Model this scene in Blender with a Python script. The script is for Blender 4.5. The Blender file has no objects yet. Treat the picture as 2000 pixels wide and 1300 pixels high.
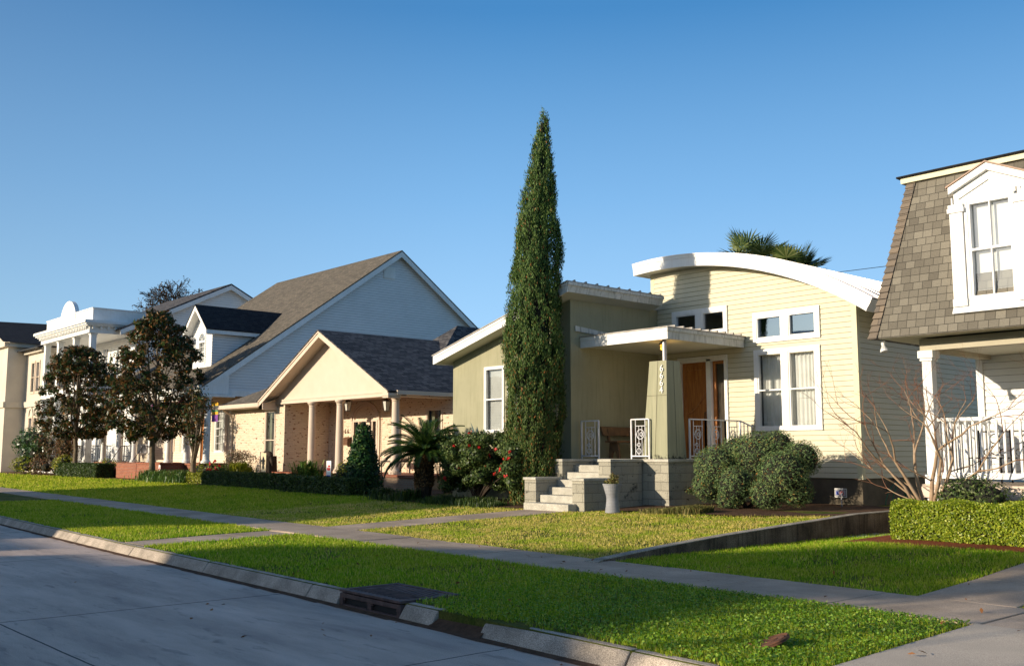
import bpy, bmesh, math, random
import numpy as np
from mathutils import Vector, Matrix
random.seed(7); RNG = np.random.default_rng(7)
S = bpy.context.scene
COL = S.collection
# ---------------------------------------------------------------- camera
SUN_EL, SUN_AZ = 14.0, 18.26          # light travels towards (+0.313, +0.95) on the ground
cam_d = bpy.data.cameras.new('camera'); cam = bpy.data.objects.new('camera', cam_d); COL.objects.link(cam)
cam_d.sensor_width = 36.0; cam_d.lens = 1944.0 / 2000.0 * 36.0
cam_d.clip_start = 0.1; cam_d.clip_end = 4000
PITCH = math.atan(236.0 / 1944.0)
cam.location = (0, 0, 1.65); cam.rotation_euler = (math.pi / 2 + PITCH, 0, math.radians(48.4))
S.camera = cam
# ---------------------------------------------------------------- sky and sun
W = bpy.data.worlds.new('World'); S.world = W; W.use_nodes = True
nt = W.node_tree; bg = nt.nodes['Background']
sky = nt.nodes.new('ShaderNodeTexSky'); sky.sky_type = 'NISHITA'; sky.sun_disc = False
sky.sun_elevation = math.radians(SUN_EL); sky.sun_rotation = math.radians(180 + SUN_AZ)
sky.altitude = 0; sky.air_density = 1.0; sky.dust_density = 1.0; sky.ozone_density = 3.2
tc = nt.nodes.new('ShaderNodeTexCoord'); sx_ = nt.nodes.new('ShaderNodeSeparateXYZ'); nt.links.new(tc.outputs['Generated'], sx_.inputs[0])
cr = nt.nodes.new('ShaderNodeValToRGB'); nt.links.new(sx_.outputs[2], cr.inputs[0]); e_ = cr.color_ramp.elements
while len(e_) < 5: e_.new(.5)
for e1, (p_, c_) in zip(e_, ((0.0, (3.6, 5.6, 7.6)), (.10, (2.7, 4.7, 6.9)), (.25, (1.5, 3.3, 5.7)), (.42, (.44, 1.75, 3.9)), (1.0, (.14, .66, 2.0)))): e1.position = p_; e1.color = (*c_, 1)
mx = nt.nodes.new('ShaderNodeMix'); mx.data_type = 'RGBA'; mx.clamp_factor = False
nt.links.new(sky.outputs[0], mx.inputs[6]); nt.links.new(cr.outputs[0], mx.inputs[7])       # clear deep-blue air: Nishita sky with its low-sun haze reduced
dt = nt.nodes.new('ShaderNodeVectorMath'); dt.operation = 'DOT_PRODUCT'; nt.links.new(tc.outputs['Generated'], dt.inputs[0]); dt.inputs[1].default_value = (-math.sin(math.radians(SUN_AZ)), -math.cos(math.radians(SUN_AZ)), 0)
mr_ = nt.nodes.new('ShaderNodeMapRange'); nt.links.new(dt.outputs['Value'], mr_.inputs[0]); mr_.inputs[1].default_value = -.35; mr_.inputs[2].default_value = .55; mr_.inputs[3].default_value = .96; mr_.inputs[4].default_value = .05; nt.links.new(mr_.outputs[0], mx.inputs[0])
nt.links.new(mx.outputs[2], bg.inputs[0]); bg.inputs[1].default_value = 0.12
sd = bpy.data.lights.new('sun', 'SUN'); sd.energy = 5.0; sd.angle = math.radians(0.55); sd.color = (1.0, 0.86, 0.67)
so = bpy.data.objects.new('sun', sd); COL.objects.link(so)
el = math.radians(SUN_EL); az = math.radians(SUN_AZ)
ldir = Vector((math.sin(az) * math.cos(el), math.cos(az) * math.cos(el), -math.sin(el)))
so.rotation_euler = ldir.to_track_quat('-Z', 'Y').to_euler(); so.location = (-10, -30, 30)
S.view_settings.view_transform = 'Standard'; S.view_settings.look = 'None'
S.view_settings.exposure = 0.35; S.view_settings.gamma = 1.0
# ---------------------------------------------------------------- pixel -> point on a plane (for reading the photograph)
_f = 1944.0; _h = math.radians(138.4)
_fw = np.array([math.cos(_h) * math.cos(PITCH), math.sin(_h) * math.cos(PITCH), math.sin(PITCH)])
_rt = np.array([math.sin(_h), -math.cos(_h), 0.0]); _up = np.cross(_rt, _fw); _C = np.array([0, 0, 1.65])
def at(px, py, X=None, Y=None, Z=None):
    d = _fw * _f + _rt * (px - 1000) - _up * (py - 650)
    if X is not None: t = (X - _C[0]) / d[0]
    elif Y is not None: t = (Y - _C[1]) / d[1]
    else: t = (Z - _C[2]) / d[2]
    return _C + d * t
def pix(P):
    v = np.asarray(P) - _C; w = v @ _fw
    return 1000 + _f * (v @ _rt) / w, 650 - _f * (v @ _up) / w, w
# ---------------------------------------------------------------- terrain
KX = [-400, -120, -60, -43, -26.5, -17, -10.6, -5.3, 0, 30, 400]; KY = [40, 15.5, 9.3, 7.95, 6.95, 6.42, 6.15, 5.92, 5.72, 5.0, 5.0]
SX = [-400, -120, -70, -43, -18.6, -10, -4, 30, 400]; SY = [44, 18.5, 13.0, 11.1, 9.62, 9.15, 8.9, 8.2, 8.2]
def K(x): return np.interp(x, KX, KY)
def S0(x): return np.interp(x, SX, SY)
def S1(x): return S0(x) + 1.22
def sm(t): t = np.clip(t, 0, 1); return t * t * (3 - 2 * t)
def zg(x, y):
    x = np.asarray(x, float); y = np.asarray(y, float)
    t = y - S1(x)
    z = 0.15 + 0.02 * sm((y - K(x)) / 2.0) + np.clip(t, 0, 8.2) * 0.034
    zr = 0.17 + 0.17 * sm((x + 9.6) / 2.2) * sm(t / 3.5)
    z = np.where(x > -9.75, np.where(t > 0, zr, z), z)
    z = np.where(y < K(x), -0.04, z)
    return z
# ---------------------------------------------------------------- scene helpers
def tag(o, label=None, cat=None, group=None, kind=None):
    if label: o['label'] = label
    if cat: o['category'] = cat
    if group: o['group'] = group
    if kind: o['kind'] = kind
    return o
def thing(name, label, cat, loc, group=None):
    o = bpy.data.objects.new(name, None); COL.objects.link(o); o.location = loc; o.empty_display_size = 0.3
    return tag(o, label, cat, group)
ORG = {}
def org(o):
    v = Vector((0, 0, 0))
    while o is not None: v = v + Vector(o.location); o = o.parent
    return v
def link(name, me, mat, parent=None, origin=None):
    o = bpy.data.objects.new(name, me); COL.objects.link(o)
    for m in (mat if isinstance(mat, (list, tuple)) else [mat]): me.materials.append(m)
    if parent is not None: o.parent = parent
    elif origin is not None: o.location = origin
    return o
def autouv(me):
    n = len(me.loops)
    if n == 0: return
    uvl = me.uv_layers.new(name='UVMap')
    co = np.empty(len(me.vertices) * 3); me.vertices.foreach_get('co', co); co = co.reshape(-1, 3)
    li = np.empty(n, int); me.loops.foreach_get('vertex_index', li)
    pn = np.empty(len(me.polygons) * 3); me.polygons.foreach_get('normal', pn); pn = pn.reshape(-1, 3)
    tot = np.empty(len(me.polygons), int); me.polygons.foreach_get('loop_total', tot)
    fn = np.repeat(pn, tot, axis=0)
    t = np.stack([-fn[:, 1], fn[:, 0], np.zeros(n)], 1); l = np.linalg.norm(t, axis=1)
    flat = l < 0.02; t[flat] = (1, 0, 0); l[flat] = 1; t /= l[:, None]
    b = np.cross(fn, t)
    c = co[li]; uv = np.stack([(c * t).sum(1), (c * b).sum(1)], 1)
    uvl.data.foreach_set('uv', uv.ravel())
class MB:
    """collects simple solids in world coordinates and links them as one mesh object"""
    def __init__(s): s.v = []; s.f = []; s.mi = []; s.m = 0; s.smooth = False
    def add(s, vs, fs):
        b = len(s.v); s.v += [tuple(float(c) for c in v) for v in vs]
        s.f += [tuple(b + i for i in f) for f in fs]; s.mi += [s.m] * len(fs); return s
    def quad(s, *p): return s.add(p, [tuple(range(len(p)))])
    def box(s, x0, x1, y0, y1, z0, z1):
        x0, x1 = min(x0, x1), max(x0, x1); y0, y1 = min(y0, y1), max(y0, y1); z0, z1 = min(z0, z1), max(z0, z1)
        return s.hexa([(x0, y0, z0), (x1, y0, z0), (x1, y1, z0), (x0, y1, z0)], [(x0, y0, z1), (x1, y0, z1), (x1, y1, z1), (x0, y1, z1)])
    def hexa(s, lo, hi):
        n = len(lo)
        return s.add(list(lo) + list(hi), [tuple(range(n))[::-1], tuple(range(n, 2 * n))] + [(i, (i + 1) % n, n + (i + 1) % n, n + i) for i in range(n)])
    def prism(s, poly, axis, a, b):
        """poly: 2D points in the two other axes (in x,y,z order); extruded from a to b"""
        def mk(p, t):
            if axis == 'x': return (t, p[0], p[1])
            if axis == 'y': return (p[0], t, p[1])
            return (p[0], p[1], t)
        return s.hexa([mk(p, a) for p in poly], [mk(p, b) for p in poly])
    def bar(s, a, b, w, h=None, up=(0, 0, 1)):
        h = h or w; a = Vector(a); b = Vector(b); d = (b - a).normalized(); u = Vector(up)
        if abs(d.dot(u)) > 0.95: u = Vector((0, 1, 0))
        r = d.cross(u).normalized(); u = r.cross(d)
        q = [(-w / 2, -h / 2), (w / 2, -h / 2), (w / 2, h / 2), (-w / 2, h / 2)]
        return s.hexa([a + r * x + u * y for x, y in q], [b + r * x + u * y for x, y in q])
    def tube(s, path, rad, n=8, cap=True):
        path = [Vector(p) for p in path]
        if not hasattr(rad, '__len__'): rad = [rad] * len(path)
        rings = []; prev = None
        for i, p in enumerate(path):
            d = (path[min(i + 1, len(path) - 1)] - path[max(i - 1, 0)])
            d = d.normalized() if d.length > 1e-9 else Vector((0, 0, 1))
            if prev is None:
                r = d.cross(Vector((0, 0, 1)))
                if r.length < 0.1: r = d.cross(Vector((0, 1, 0)))
            else: r = prev - d * prev.dot(d)
            r.normalize(); prev = r; u = d.cross(r)
            rings.append([p + (r * math.cos(2 * math.pi * k / n) + u * math.sin(2 * math.pi * k / n)) * rad[i] for k in range(n)])
        vs = [v for g in rings for v in g]; fs = []
        for i in range(len(rings) - 1):
            for k in range(n): fs.append((i * n + k, i * n + (k + 1) % n, (i + 1) * n + (k + 1) % n, (i + 1) * n + k))
        if cap: fs += [tuple(range(n))[::-1], tuple((len(rings) - 1) * n + k for k in range(n))]
        return s.add(vs, fs)
    def lathe(s, c, prof, n=20):
        """prof: list of (radius, z) from bottom to top around the vertical through c"""
        vs = []; fs = []
        for r, z in prof: vs += [(c[0] + r * math.cos(2 * math.pi * k / n), c[1] + r * math.sin(2 * math.pi * k / n), c[2] + z) for k in range(n)]
        for i in range(len(prof) - 1):
            for k in range(n): fs.append((i * n + k, i * n + (k + 1) % n, (i + 1) * n + (k + 1) % n, (i + 1) * n + k))
        fs += [tuple(range(n))[::-1], tuple((len(prof) - 1) * n + k for k in range(n))]
        return s.add(vs, fs)
    def ring(s, c, ax_u, ax_v, r, t, n=20):
        c = Vector(c); u = Vector(ax_u); v = Vector(ax_v)
        return s.tube([c + (u * math.cos(2 * math.pi * k / n) + v * math.sin(2 * math.pi * k / n)) * r for k in range(n + 1)], t, 5, False)
    def build(s, name, mat, parent=None, smooth=False, bevel=0, uv=True, fix=True, origin=None):
        o0 = org(parent) if parent is not None else (Vector(origin) if origin is not None else Vector((0, 0, 0)))
        me = bpy.data.meshes.new(name)
        me.from_pydata([(v[0] - o0.x, v[1] - o0.y, v[2] - o0.z) for v in s.v], [], s.f)
        if any(s.mi): me.polygons.foreach_set('material_index', s.mi)
        if fix:
            bm = bmesh.new(); bm.from_mesh(me); bmesh.ops.recalc_face_normals(bm, faces=bm.faces); bm.to_mesh(me); bm.free()
        if smooth: me.polygons.foreach_set('use_smooth', [True] * len(me.polygons))
        me.update()
        if uv: autouv(me)
        o = link(name, me, mat, parent, o0 if parent is None and origin is not None else None)
        if bevel:
            md = o.modifiers.new('bevel', 'BEVEL'); md.width = bevel; md.segments = 2; md.limit_method = 'ANGLE'
        return o
def quads_obj(name, V, nv, mat, parent=None, origin=None, mi=None):
    """V: (n*nv,3) numpy array, every nv vertices make one face"""
    o0 = org(parent) if parent is not None else Vector(origin if origin is not None else (0, 0, 0))
    V = np.asarray(V, dtype=np.float32) - np.array(o0, dtype=np.float32)
    n = len(V) // nv; me = bpy.data.meshes.new(name)
    me.vertices.add(n * nv); me.vertices.foreach_set('co', V.ravel())
    me.loops.add(n * nv); me.loops.foreach_set('vertex_index', np.arange(n * nv, dtype=np.int32))
    me.polygons.add(n); me.polygons.foreach_set('loop_start', np.arange(0, n * nv, nv, dtype=np.int32))
    try: me.polygons.foreach_set('loop_total', np.full(n, nv, dtype=np.int32))
    except Exception: pass
    o = link(name, me, mat, parent, o0 if parent is None and origin is not None else None)
    if mi is not None: me.polygons.foreach_set('material_index', mi.astype(np.int32))
    me.update(calc_edges=True); me.validate()
    return o
# ---------------------------------------------------------------- materials
def newmat(name):
    m = bpy.data.materials.new(name); m.use_nodes = True; n = m.node_tree
    return m, n, n.nodes['Principled BSDF'], n.nodes, n.links
def c4(c): return (c[0], c[1], c[2], 1)
def noise(nn, ll, vec, scale, det=4, rough=.55):
    t = nn.new('ShaderNodeTexNoise'); t.inputs['Scale'].default_value = scale; t.inputs['Detail'].default_value = det; t.inputs['Roughness'].default_value = rough
    if vec is not None: ll.new(vec, t.inputs['Vector'])
    return t.outputs[0]
def ramp(nn, ll, fac, stops):
    r = nn.new('ShaderNodeValToRGB'); e = r.color_ramp.elements
    while len(e) < len(stops): e.new(0.5)
    for i, (p, c) in enumerate(stops): e[i].position = p; e[i].color = c4(c) if len(c) == 3 else c
    ll.new(fac, r.inputs[0]); return r.outputs[0]
def mix(nn, ll, fac, a, b, mode='MIX'):
    x = nn.new('ShaderNodeMix'); x.data_type = 'RGBA'; x.blend_type = mode
    for k, v in ((0, fac), (6, a), (7, b)):
        if hasattr(v, 'is_linked') or hasattr(v, 'links'): ll.new(v, x.inputs[k])
        else: x.inputs[k].default_value = v if k == 0 else c4(v)
    return x.outputs[2]
def mapping(nn, ll, vec, scale=(1, 1, 1), rot=(0, 0, 0)):
    m = nn.new('ShaderNodeMapping'); m.inputs['Scale'].default_value = scale; m.inputs['Rotation'].default_value = rot
    ll.new(vec, m.inputs[0]); return m.outputs[0]
def bump(nn, ll, h, b, dist=.01, strength=.6, nrm=None):
    x = nn.new('ShaderNodeBump'); x.inputs['Distance'].default_value = dist; x.inputs['Strength'].default_value = strength
    ll.new(h, x.inputs['Height'])
    if nrm is not None: ll.new(nrm, x.inputs['Normal'])
    if b is not None: ll.new(x.outputs[0], b.inputs['Normal'])
    return x.outputs[0]
def geo(nn): return nn.new('ShaderNodeNewGeometry')
def plain(name, c, c2=None, scale=3.0, rough=.6, bs=60, bd=.002, spec=.4, metal=0, streak=None, streak_amt=.5, grain=None):
    m, n, b, nn, ll = newmat(name); g = geo(nn).outputs['Position']
    c2 = c2 or tuple(x * .85 for x in c)
    col = mix(nn, ll, ramp(nn, ll, noise(nn, ll, g, scale, 6, .62), [(.35, (0, 0, 0)), (.65, (1, 1, 1))]), c, c2)
    if grain: col = mix(nn, ll, grain[1], col, ramp(nn, ll, noise(nn, ll, g, grain[0], 3), [(.35, (.15, .15, .15)), (.7, (.85, .85, .85))]), 'OVERLAY')
    if streak:
        sv = mapping(nn, ll, g, (9, 9, .7)); f = ramp(nn, ll, noise(nn, ll, sv, 1.4, 5, .7), [(.5, (0, 0, 0)), (.72, (streak_amt,) * 3)])
        col = mix(nn, ll, f, col, streak)
    ll.new(col, b.inputs['Base Color']); b.inputs['Roughness'].default_value = rough
    b.inputs['Specular IOR Level'].default_value = spec; b.inputs['Metallic'].default_value = metal
    if bd: bump(nn, ll, noise(nn, ll, g, bs, 4), b, bd, .5)
    return m
def leafmat(name, stops, rough=.45, spec=.4, trans=.25, patch=None):
    m, n, b, nn, ll = newmat(name); g = geo(nn)
    r = g.outputs['Random Per Island']
    col = ramp(nn, ll, r, stops)
    if patch:
        f = ramp(nn, ll, noise(nn, ll, g.outputs['Position'], patch[0], 4), [(patch[2] if len(patch) > 2 else .42, (0, 0, 0)), ((patch[2] if len(patch) > 2 else .42) + .16, (1, 1, 1))])
        col = mix(nn, ll, f, col, ramp(nn, ll, r, patch[1]))
    ll.new(col, b.inputs['Base Color']); b.inputs['Roughness'].default_value = rough; b.inputs['Specular IOR Level'].default_value = spec
    if trans:
        t = nn.new('ShaderNodeBsdfTranslucent'); ll.new(col, t.inputs[0]); ms = nn.new('ShaderNodeMixShader'); ms.inputs[0].default_value = trans
        ll.new(b.outputs[0], ms.inputs[1]); ll.new(t.outputs[0], ms.inputs[2]); ll.new(ms.outputs[0], nn['Material Output'].inputs[0])
    return m
def bricks(name, c1, c2, mortar, w, h, msize=.01, rough=.8, bd=.006, bias=0, speck=None, patchc=None, offs=.5, streak=None, msmooth=.1, freq=2):
    m, n, b, nn, ll = newmat(name)
    uv = nn.new('ShaderNodeUVMap').outputs[0]; g = geo(nn).outputs['Position']
    t = nn.new('ShaderNodeTexBrick'); t.inputs['Scale'].default_value = 1; t.inputs['Brick Width'].default_value = w; t.inputs['Row Height'].default_value = h
    t.inputs['Mortar Size'].default_value = msize; t.inputs['Mortar Smooth'].default_value = msmooth; t.inputs['Bias'].default_value = bias; t.offset = offs; t.offset_frequency = freq
    t.inputs['Color1'].default_value = c4(c1); t.inputs['Color2'].default_value = c4(c2); t.inputs['Mortar'].default_value = c4(mortar)
    ll.new(uv, t.inputs['Vector']); col = t.outputs[0]
    if patchc:
        col = mix(nn, ll, ramp(nn, ll, noise(nn, ll, g, patchc[0], 5, .6), [(patchc[2], (0, 0, 0)), (patchc[2] + .12, (1, 1, 1))]), col, patchc[1])
    if speck:
        col = mix(nn, ll, ramp(nn, ll, noise(nn, ll, mapping(nn, ll, uv, (speck[0] * .45, speck[0], 1)), 1, 2), [(speck[2], (0, 0, 0)), (speck[2] + .05, (1, 1, 1))]), col, speck[1])
    if streak:
        f = ramp(nn, ll, noise(nn, ll, mapping(nn, ll, g, (6, 6, .6)), 1.5, 5, .7), [(.5, (0, 0, 0)), (.75, (.7, .7, .7))]); col = mix(nn, ll, f, col, streak)
    fine = noise(nn, ll, g, 90, 3)
    col = mix(nn, ll, .35, col, ramp(nn, ll, fine, [(.3, (.3, .3, .3)), (.7, (.72, .72, .72))]), 'OVERLAY')
    ll.new(col, b.inputs['Base Color']); b.inputs['Roughness'].default_value = rough; b.inputs['Specular IOR Level'].default_value = .25
    inv = nn.new('ShaderNodeMath'); inv.operation = 'SUBTRACT'; inv.inputs[0].default_value = 1; ll.new(t.outputs['Fac'], inv.inputs[1])
    ad = nn.new('ShaderNodeMath'); ad.operation = 'MULTIPLY_ADD'; ll.new(noise(nn, ll, g, 30, 4), ad.inputs[0]); ad.inputs[1].default_value = .5; ll.new(inv.outputs[0], ad.inputs[2])
    bump(nn, ll, ad.outputs[0], b, bd, .9)
    return m
def glassmat(name, tint=(.8, .85, .85), refl=.22, gcol=(.9, .93, 1)):
    m = bpy.data.materials.new(name); m.use_nodes = True; nn = m.node_tree.nodes; ll = m.node_tree.links
    nn.remove(nn['Principled BSDF']); tr = nn.new('ShaderNodeBsdfTransparent'); tr.inputs[0].default_value = c4(tint)
    gl = nn.new('ShaderNodeBsdfGlossy'); gl.inputs['Roughness'].default_value = .02; gl.inputs['Color'].default_value = c4(gcol)
    fr = nn.new('ShaderNodeFresnel'); fr.inputs[0].default_value = 1.5
    ma = nn.new('ShaderNodeMath'); ma.operation = 'MULTIPLY_ADD'; ll.new(fr.outputs[0], ma.inputs[0]); ma.inputs[1].default_value = 1.0; ma.inputs[2].default_value = refl - .04; ma.use_clamp = True
    nz = noise(nn, ll, geo(nn).outputs['Position'], 1.2, 1); bp = bump(nn, ll, nz, None, .02, .15); ll.new(bp, gl.inputs['Normal'])
    ms = nn.new('ShaderNodeMixShader'); ll.new(ma.outputs[0], ms.inputs[0]); ll.new(tr.outputs[0], ms.inputs[1]); ll.new(gl.outputs[0], ms.inputs[2])
    ll.new(ms.outputs[0], nn['Material Output'].inputs[0]); return m
M = {}
M['white'] = plain('white_paint', (.80, .79, .76), (.72, .71, .67), 2, .5, streak=(.52, .49, .42), streak_amt=.3)
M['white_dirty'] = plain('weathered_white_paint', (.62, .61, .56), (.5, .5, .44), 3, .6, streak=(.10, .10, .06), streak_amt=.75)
M['cream'] = plain('cream_paint', (.62, .50, .385), (.58, .465, .35), 2, .6)
M['creamsid'] = plain('cream_siding_paint', (.74, .66, .50), (.68, .6, .45), 2, .6)
M['yellow'] = plain('pale_yellow_siding', (.58, .53, .385), (.545, .50, .36), 1.5, .55, streak=(.47, .44, .3), streak_amt=.35)
M['yellow_trim'] = plain('pale_yellow_trim', (.60, .56, .36), (.56, .52, .33), 1.5, .5)
M['green'] = plain('olive_green_stucco', (.34, .32, .205), (.30, .285, .18), 1.2, .85, 120, .003, streak=(.2, .2, .11), streak_amt=.5)
M['green_found'] = plain('dark_foundation_paint', (.13, .105, .07), (.085, .07, .048), 3, .9, 80, .004)
M['soffit'] = plain('soffit_paint', (.60, .58, .46), (.55, .53, .42), 2, .6)
M['metalroof'] = plain('pale_metal_roofing', (.62, .58, .55), (.5, .46, .43), 1.5, .38, metal=.35, bd=.0)
M['metalroof_edge'] = plain('stained_metal_edge', (.42, .40, .37), (.25, .22, .18), 5, .6, bd=0)
M['bluesiding'] = plain('white_vinyl_siding', (.72, .71, .69), (.66, .65, .63), 1, .6)
M['whitesiding'] = plain('white_siding', (.78, .77, .75), (.72, .72, .7), 1, .6)
M['stucco_pale'] = plain('pale_stucco', (.60, .54, .44), (.54, .48, .39), .8, .85, 80, .003)
M['concrete'] = plain('sidewalk_concrete', (.51, .395, .29), (.33, .255, .185), 1.1, .9, 90, .004, .2, grain=(160, .5), streak=None)
M['apron'] = plain('pale_driveway_concrete', (.58, .49, .375), (.49, .41, .315), 1.3, .9, 90, .004, .2, grain=(160, .5))
M['kerb'] = plain('kerb_concrete', (.52, .435, .345), (.30, .255, .20), 2.3, .9, 70, .006, .2, grain=(120, .7))
M['capstone'] = plain('cast_concrete_cap', (.52, .49, .41), (.36, .34, .28), 3, .85, 90, .004, .2, grain=(80, .4))
M['oldwall'] = plain('stained_retaining_concrete', (.23, .175, .125), (.08, .06, .044), 2.2, .95, 60, .01, .1, streak=(.02, .018, .015), streak_amt=.9, grain=(60, .6))
M['oldwalltop'] = plain('weathered_wall_top', (.46, .41, .33), (.27, .24, .19), 4, .95, 60, .01, .1, grain=(90, .8))
M['iron'] = plain('black_iron', (.012, .012, .013), rough=.5, bd=0)
M['castiron'] = plain('brown_cast_iron', (.14, .085, .072), (.06, .038, .034), 9, .7, 120, .002, .4)
M['rust'] = plain('rusty_iron', (.16, .07, .035), (.07, .033, .02), 14, .8, 120, .003, .3)
M['railmetal'] = plain('white_painted_metal', (.72, .71, .72), (.55, .54, .55), 5, .45, bd=0)
M['steel'] = plain('galvanised_post', (.48, .45, .44), (.36, .34, .34), 6, .4, metal=.5, bd=0)
M['wooddoor'] = None
M['benchwood'] = plain('weathered_log_wood', (.22, .12, .055), (.12, .07, .035), 6, .7, 40, .006, .3)
M['brown'] = plain('brown_paint', (.14, .06, .025), (.1, .045, .02), 4, .5)
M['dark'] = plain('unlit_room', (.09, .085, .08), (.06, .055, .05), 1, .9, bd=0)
M['curtain'] = plain('sheer_curtain', (.78, .76, .72), (.7, .68, .63), 4, .9, bd=0)
M['blind'] = plain('white_blind', (.72, .71, .68), (.66, .65, .62), 4, .7, bd=0)
M['drape'] = plain('olive_drape', (.33, .33, .22), (.26, .26, .17), 4, .9, bd=0)
M['bark'] = plain('grey_bark', (.21, .165, .11), (.12, .09, .06), 9, .9, 60, .01, .1)
M['darkbark'] = plain('dark_bark', (.07, .05, .035), (.035, .027, .02), 9, .95, 50, .02, .1)
M['crapebark'] = plain('smooth_pale_bark', (.40, .29, .19), (.26, .17, .10), 6, .7, 60, .003, .2)
M['crapetwig'] = plain('reddish_twig', (.25, .11, .055), (.18, .085, .05), 6, .8, bd=0)
M['mulch'] = plain('pine_straw', (.36, .10, .035), (.10, .035, .018), 25, .95, 60, .03, .1)
M['soil'] = plain('bed_soil', (.13, .075, .045), (.07, .042, .026), 8, .95, 40, .03, .1)
M['pot'] = plain('grey_ribbed_planter', (.33, .33, .34), (.25, .25, .26), 4, .6, bd=0)
M['shingle_brown'] = bricks('brown_grey_roof_shingles', (.205, .185, .145), (.115, .102, .08), (.055, .05, .04), .165, .138, .004, .9, .02, patchc=None, offs=.37, freq=3)
M['shingle_dark'] = bricks('charcoal_roof_shingles', (.13, .12, .115), (.042, .04, .042), (.016, .016, .017), .30, .145, .012, .9, .02, offs=.41, freq=3)
M['shingle_tan'] = bricks('weathered_roof_shingles', (.19, .16, .12), (.11, .095, .072), (.04, .034, .028), .30, .145, .01, .9, .015, offs=.4, freq=3, streak=(.05, .042, .034))
M['shingle_black'] = bricks('black_roof_shingles', (.035, .033, .033), (.018, .017, .02), (.008, .008, .009), .30, .145, .01, .9, .015, offs=.4, freq=3)
M['brick_white'] = bricks('whitewashed_brick', (.74, .61, .45), (.66, .52, .36), (.60, .49, .36), .21, .075, .009, .85, .006, speck=(11, (.22, .08, .04), .615))
M['brick_red'] = bricks('red_brick', (.36, .11, .05), (.26, .075, .04), (.28, .2, .15), .21, .075, .009, .85, .006)
M['block'] = bricks('split_face_concrete_block', (.37, .345, .27), (.30, .28, .22), (.24, .225, .18), .40, .2, .007, .95, .05, patchc=(3.2, (.05, .05, .04), .60), speck=(9, (.06, .06, .05), .66))
M['glass'] = glassmat('window_glass', (.85, .88, .88), .10); M['glass_sky'] = glassmat('sky_tinted_glass', (.55, .6, .62), .30, (.55, .72, .92))  # second glass: blue of the reflected sky put into its gloss colour
M['curtain_lit'] = M['curtain']
def wooddoor():
    m, n, b, nn, ll = newmat('varnished_door_wood'); g = geo(nn).outputs['Position']
    v = mapping(nn, ll, g, (14, 14, 1.2)); f = noise(nn, ll, v, 1.6, 5, .65)
    col = ramp(nn, ll, f, [(.3, (.20, .06, .012)), (.7, (.48, .19, .045))])
    col = mix(nn, ll, ramp(nn, ll, noise(nn, ll, g, 9, 5, .7), [(.62, (0, 0, 0)), (.72, (.6, .6, .6))]), col, (.03, .012, .006))
    ll.new(col, b.inputs['Base Color']); b.inputs['Roughness'].default_value = .3; bump(nn, ll, f, b, .002, .4); return m
M['wooddoor'] = wooddoor()
def emis(name, c, s):
    m, n, b, nn, ll = newmat(name); b.inputs['Base Color'].default_value = c4(c); b.inputs['Emission Color'].default_value = c4(c); b.inputs['Emission Strength'].default_value = s; return m
M['lampglow'] = emis('amber_lamp_glass', (1, .42, .04), 1.3)
# foliage
M['cypress'] = leafmat('cypress_foliage', [(0, (.026, .064, .014)), (.5, (.062, .122, .024)), (.95, (.14, .21, .05)), (.985, (.30, .11, .03)), (1, (.26, .09, .025))], .6, .25, .15)
M['cypress_low'] = leafmat('cypress_brown_foliage', [(0, (.036, .072, .014)), (.5, (.078, .122, .026)), (.90, (.15, .19, .05)), (.94, (.34, .13, .03)), (1, (.28, .10, .03))], .6, .25, .15)
M['juniper'] = leafmat('juniper_foliage', [(0, (.06, .115, .04)), (.5, (.13, .205, .085)), (.92, (.25, .31, .11)), (.97, (.24, .17, .05)), (1, (.36, .13, .035))], .8, .08, .2)
M['magnolia'] = leafmat('magnolia_leaves', [(0, (.016, .036, .008)), (.5, (.04, .07, .016)), (.6, (.10, .075, .022)), (.8, (.22, .10, .03)), (1, (.15, .065, .022))], .4, .2, .15)
M['camellia'] = leafmat('camellia_leaves', [(0, (.025, .05, .012)), (.6, (.07, .11, .028)), (1, (.15, .18, .055))], .4, .2, .15)
M['holly'] = leafmat('holly_leaves', [(0, (.006, .026, .009)), (.7, (.022, .07, .016)), (1, (.09, .15, .03))], .42, .15, .2)
M['hedge_lit'] = leafmat('sunlit_boxwood_leaves', [(0, (.12, .19, .012)), (.6, (.28, .36, .02)), (1, (.48, .50, .06))], .4, .4, .3)  # lit twin of the dark boxwood: sunlight put into the leaf colour
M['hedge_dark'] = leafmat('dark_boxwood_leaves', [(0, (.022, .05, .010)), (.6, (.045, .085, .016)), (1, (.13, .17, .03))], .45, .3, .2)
M['lime'] = leafmat('yellow_green_leaves', [(0, (.12, .16, .01)), (.6, (.26, .29, .02)), (1, (.46, .40, .05))], .45, .3, .3)
M['liriope'] = leafmat('strap_leaves', [(0, (.05, .11, .015)), (.6, (.10, .20, .03)), (1, (.25, .28, .06))], .45, .4, .25)
M['drystrap'] = leafmat('yellowing_strap_leaves', [(0, (.10, .12, .03)), (.6, (.20, .19, .05)), (1, (.34, .25, .09))], .6, .3, .25)
M['shrub_red'] = leafmat('reddish_shrub_leaves', [(0, (.05, .045, .015)), (.5, (.13, .075, .025)), (.8, (.22, .085, .04)), (1, (.10, .12, .03))], .55, .3, .2)
M['shrub_green'] = leafmat('green_shrub_leaves', [(0, (.018, .05, .012)), (.7, (.04, .10, .02)), (1, (.10, .16, .04))], .35, .5, .2)
M['rosebush'] = leafmat('rosebush_leaves', [(0, (.06, .08, .03)), (.5, (.16, .12, .06)), (1, (.42, .25, .18))], .5, .3, .2)
M['sago'] = leafmat('sago_leaflets', [(0, (.012, .035, .008)), (.7, (.03, .075, .015)), (1, (.12, .17, .03))], .42, .2, .15)
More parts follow.
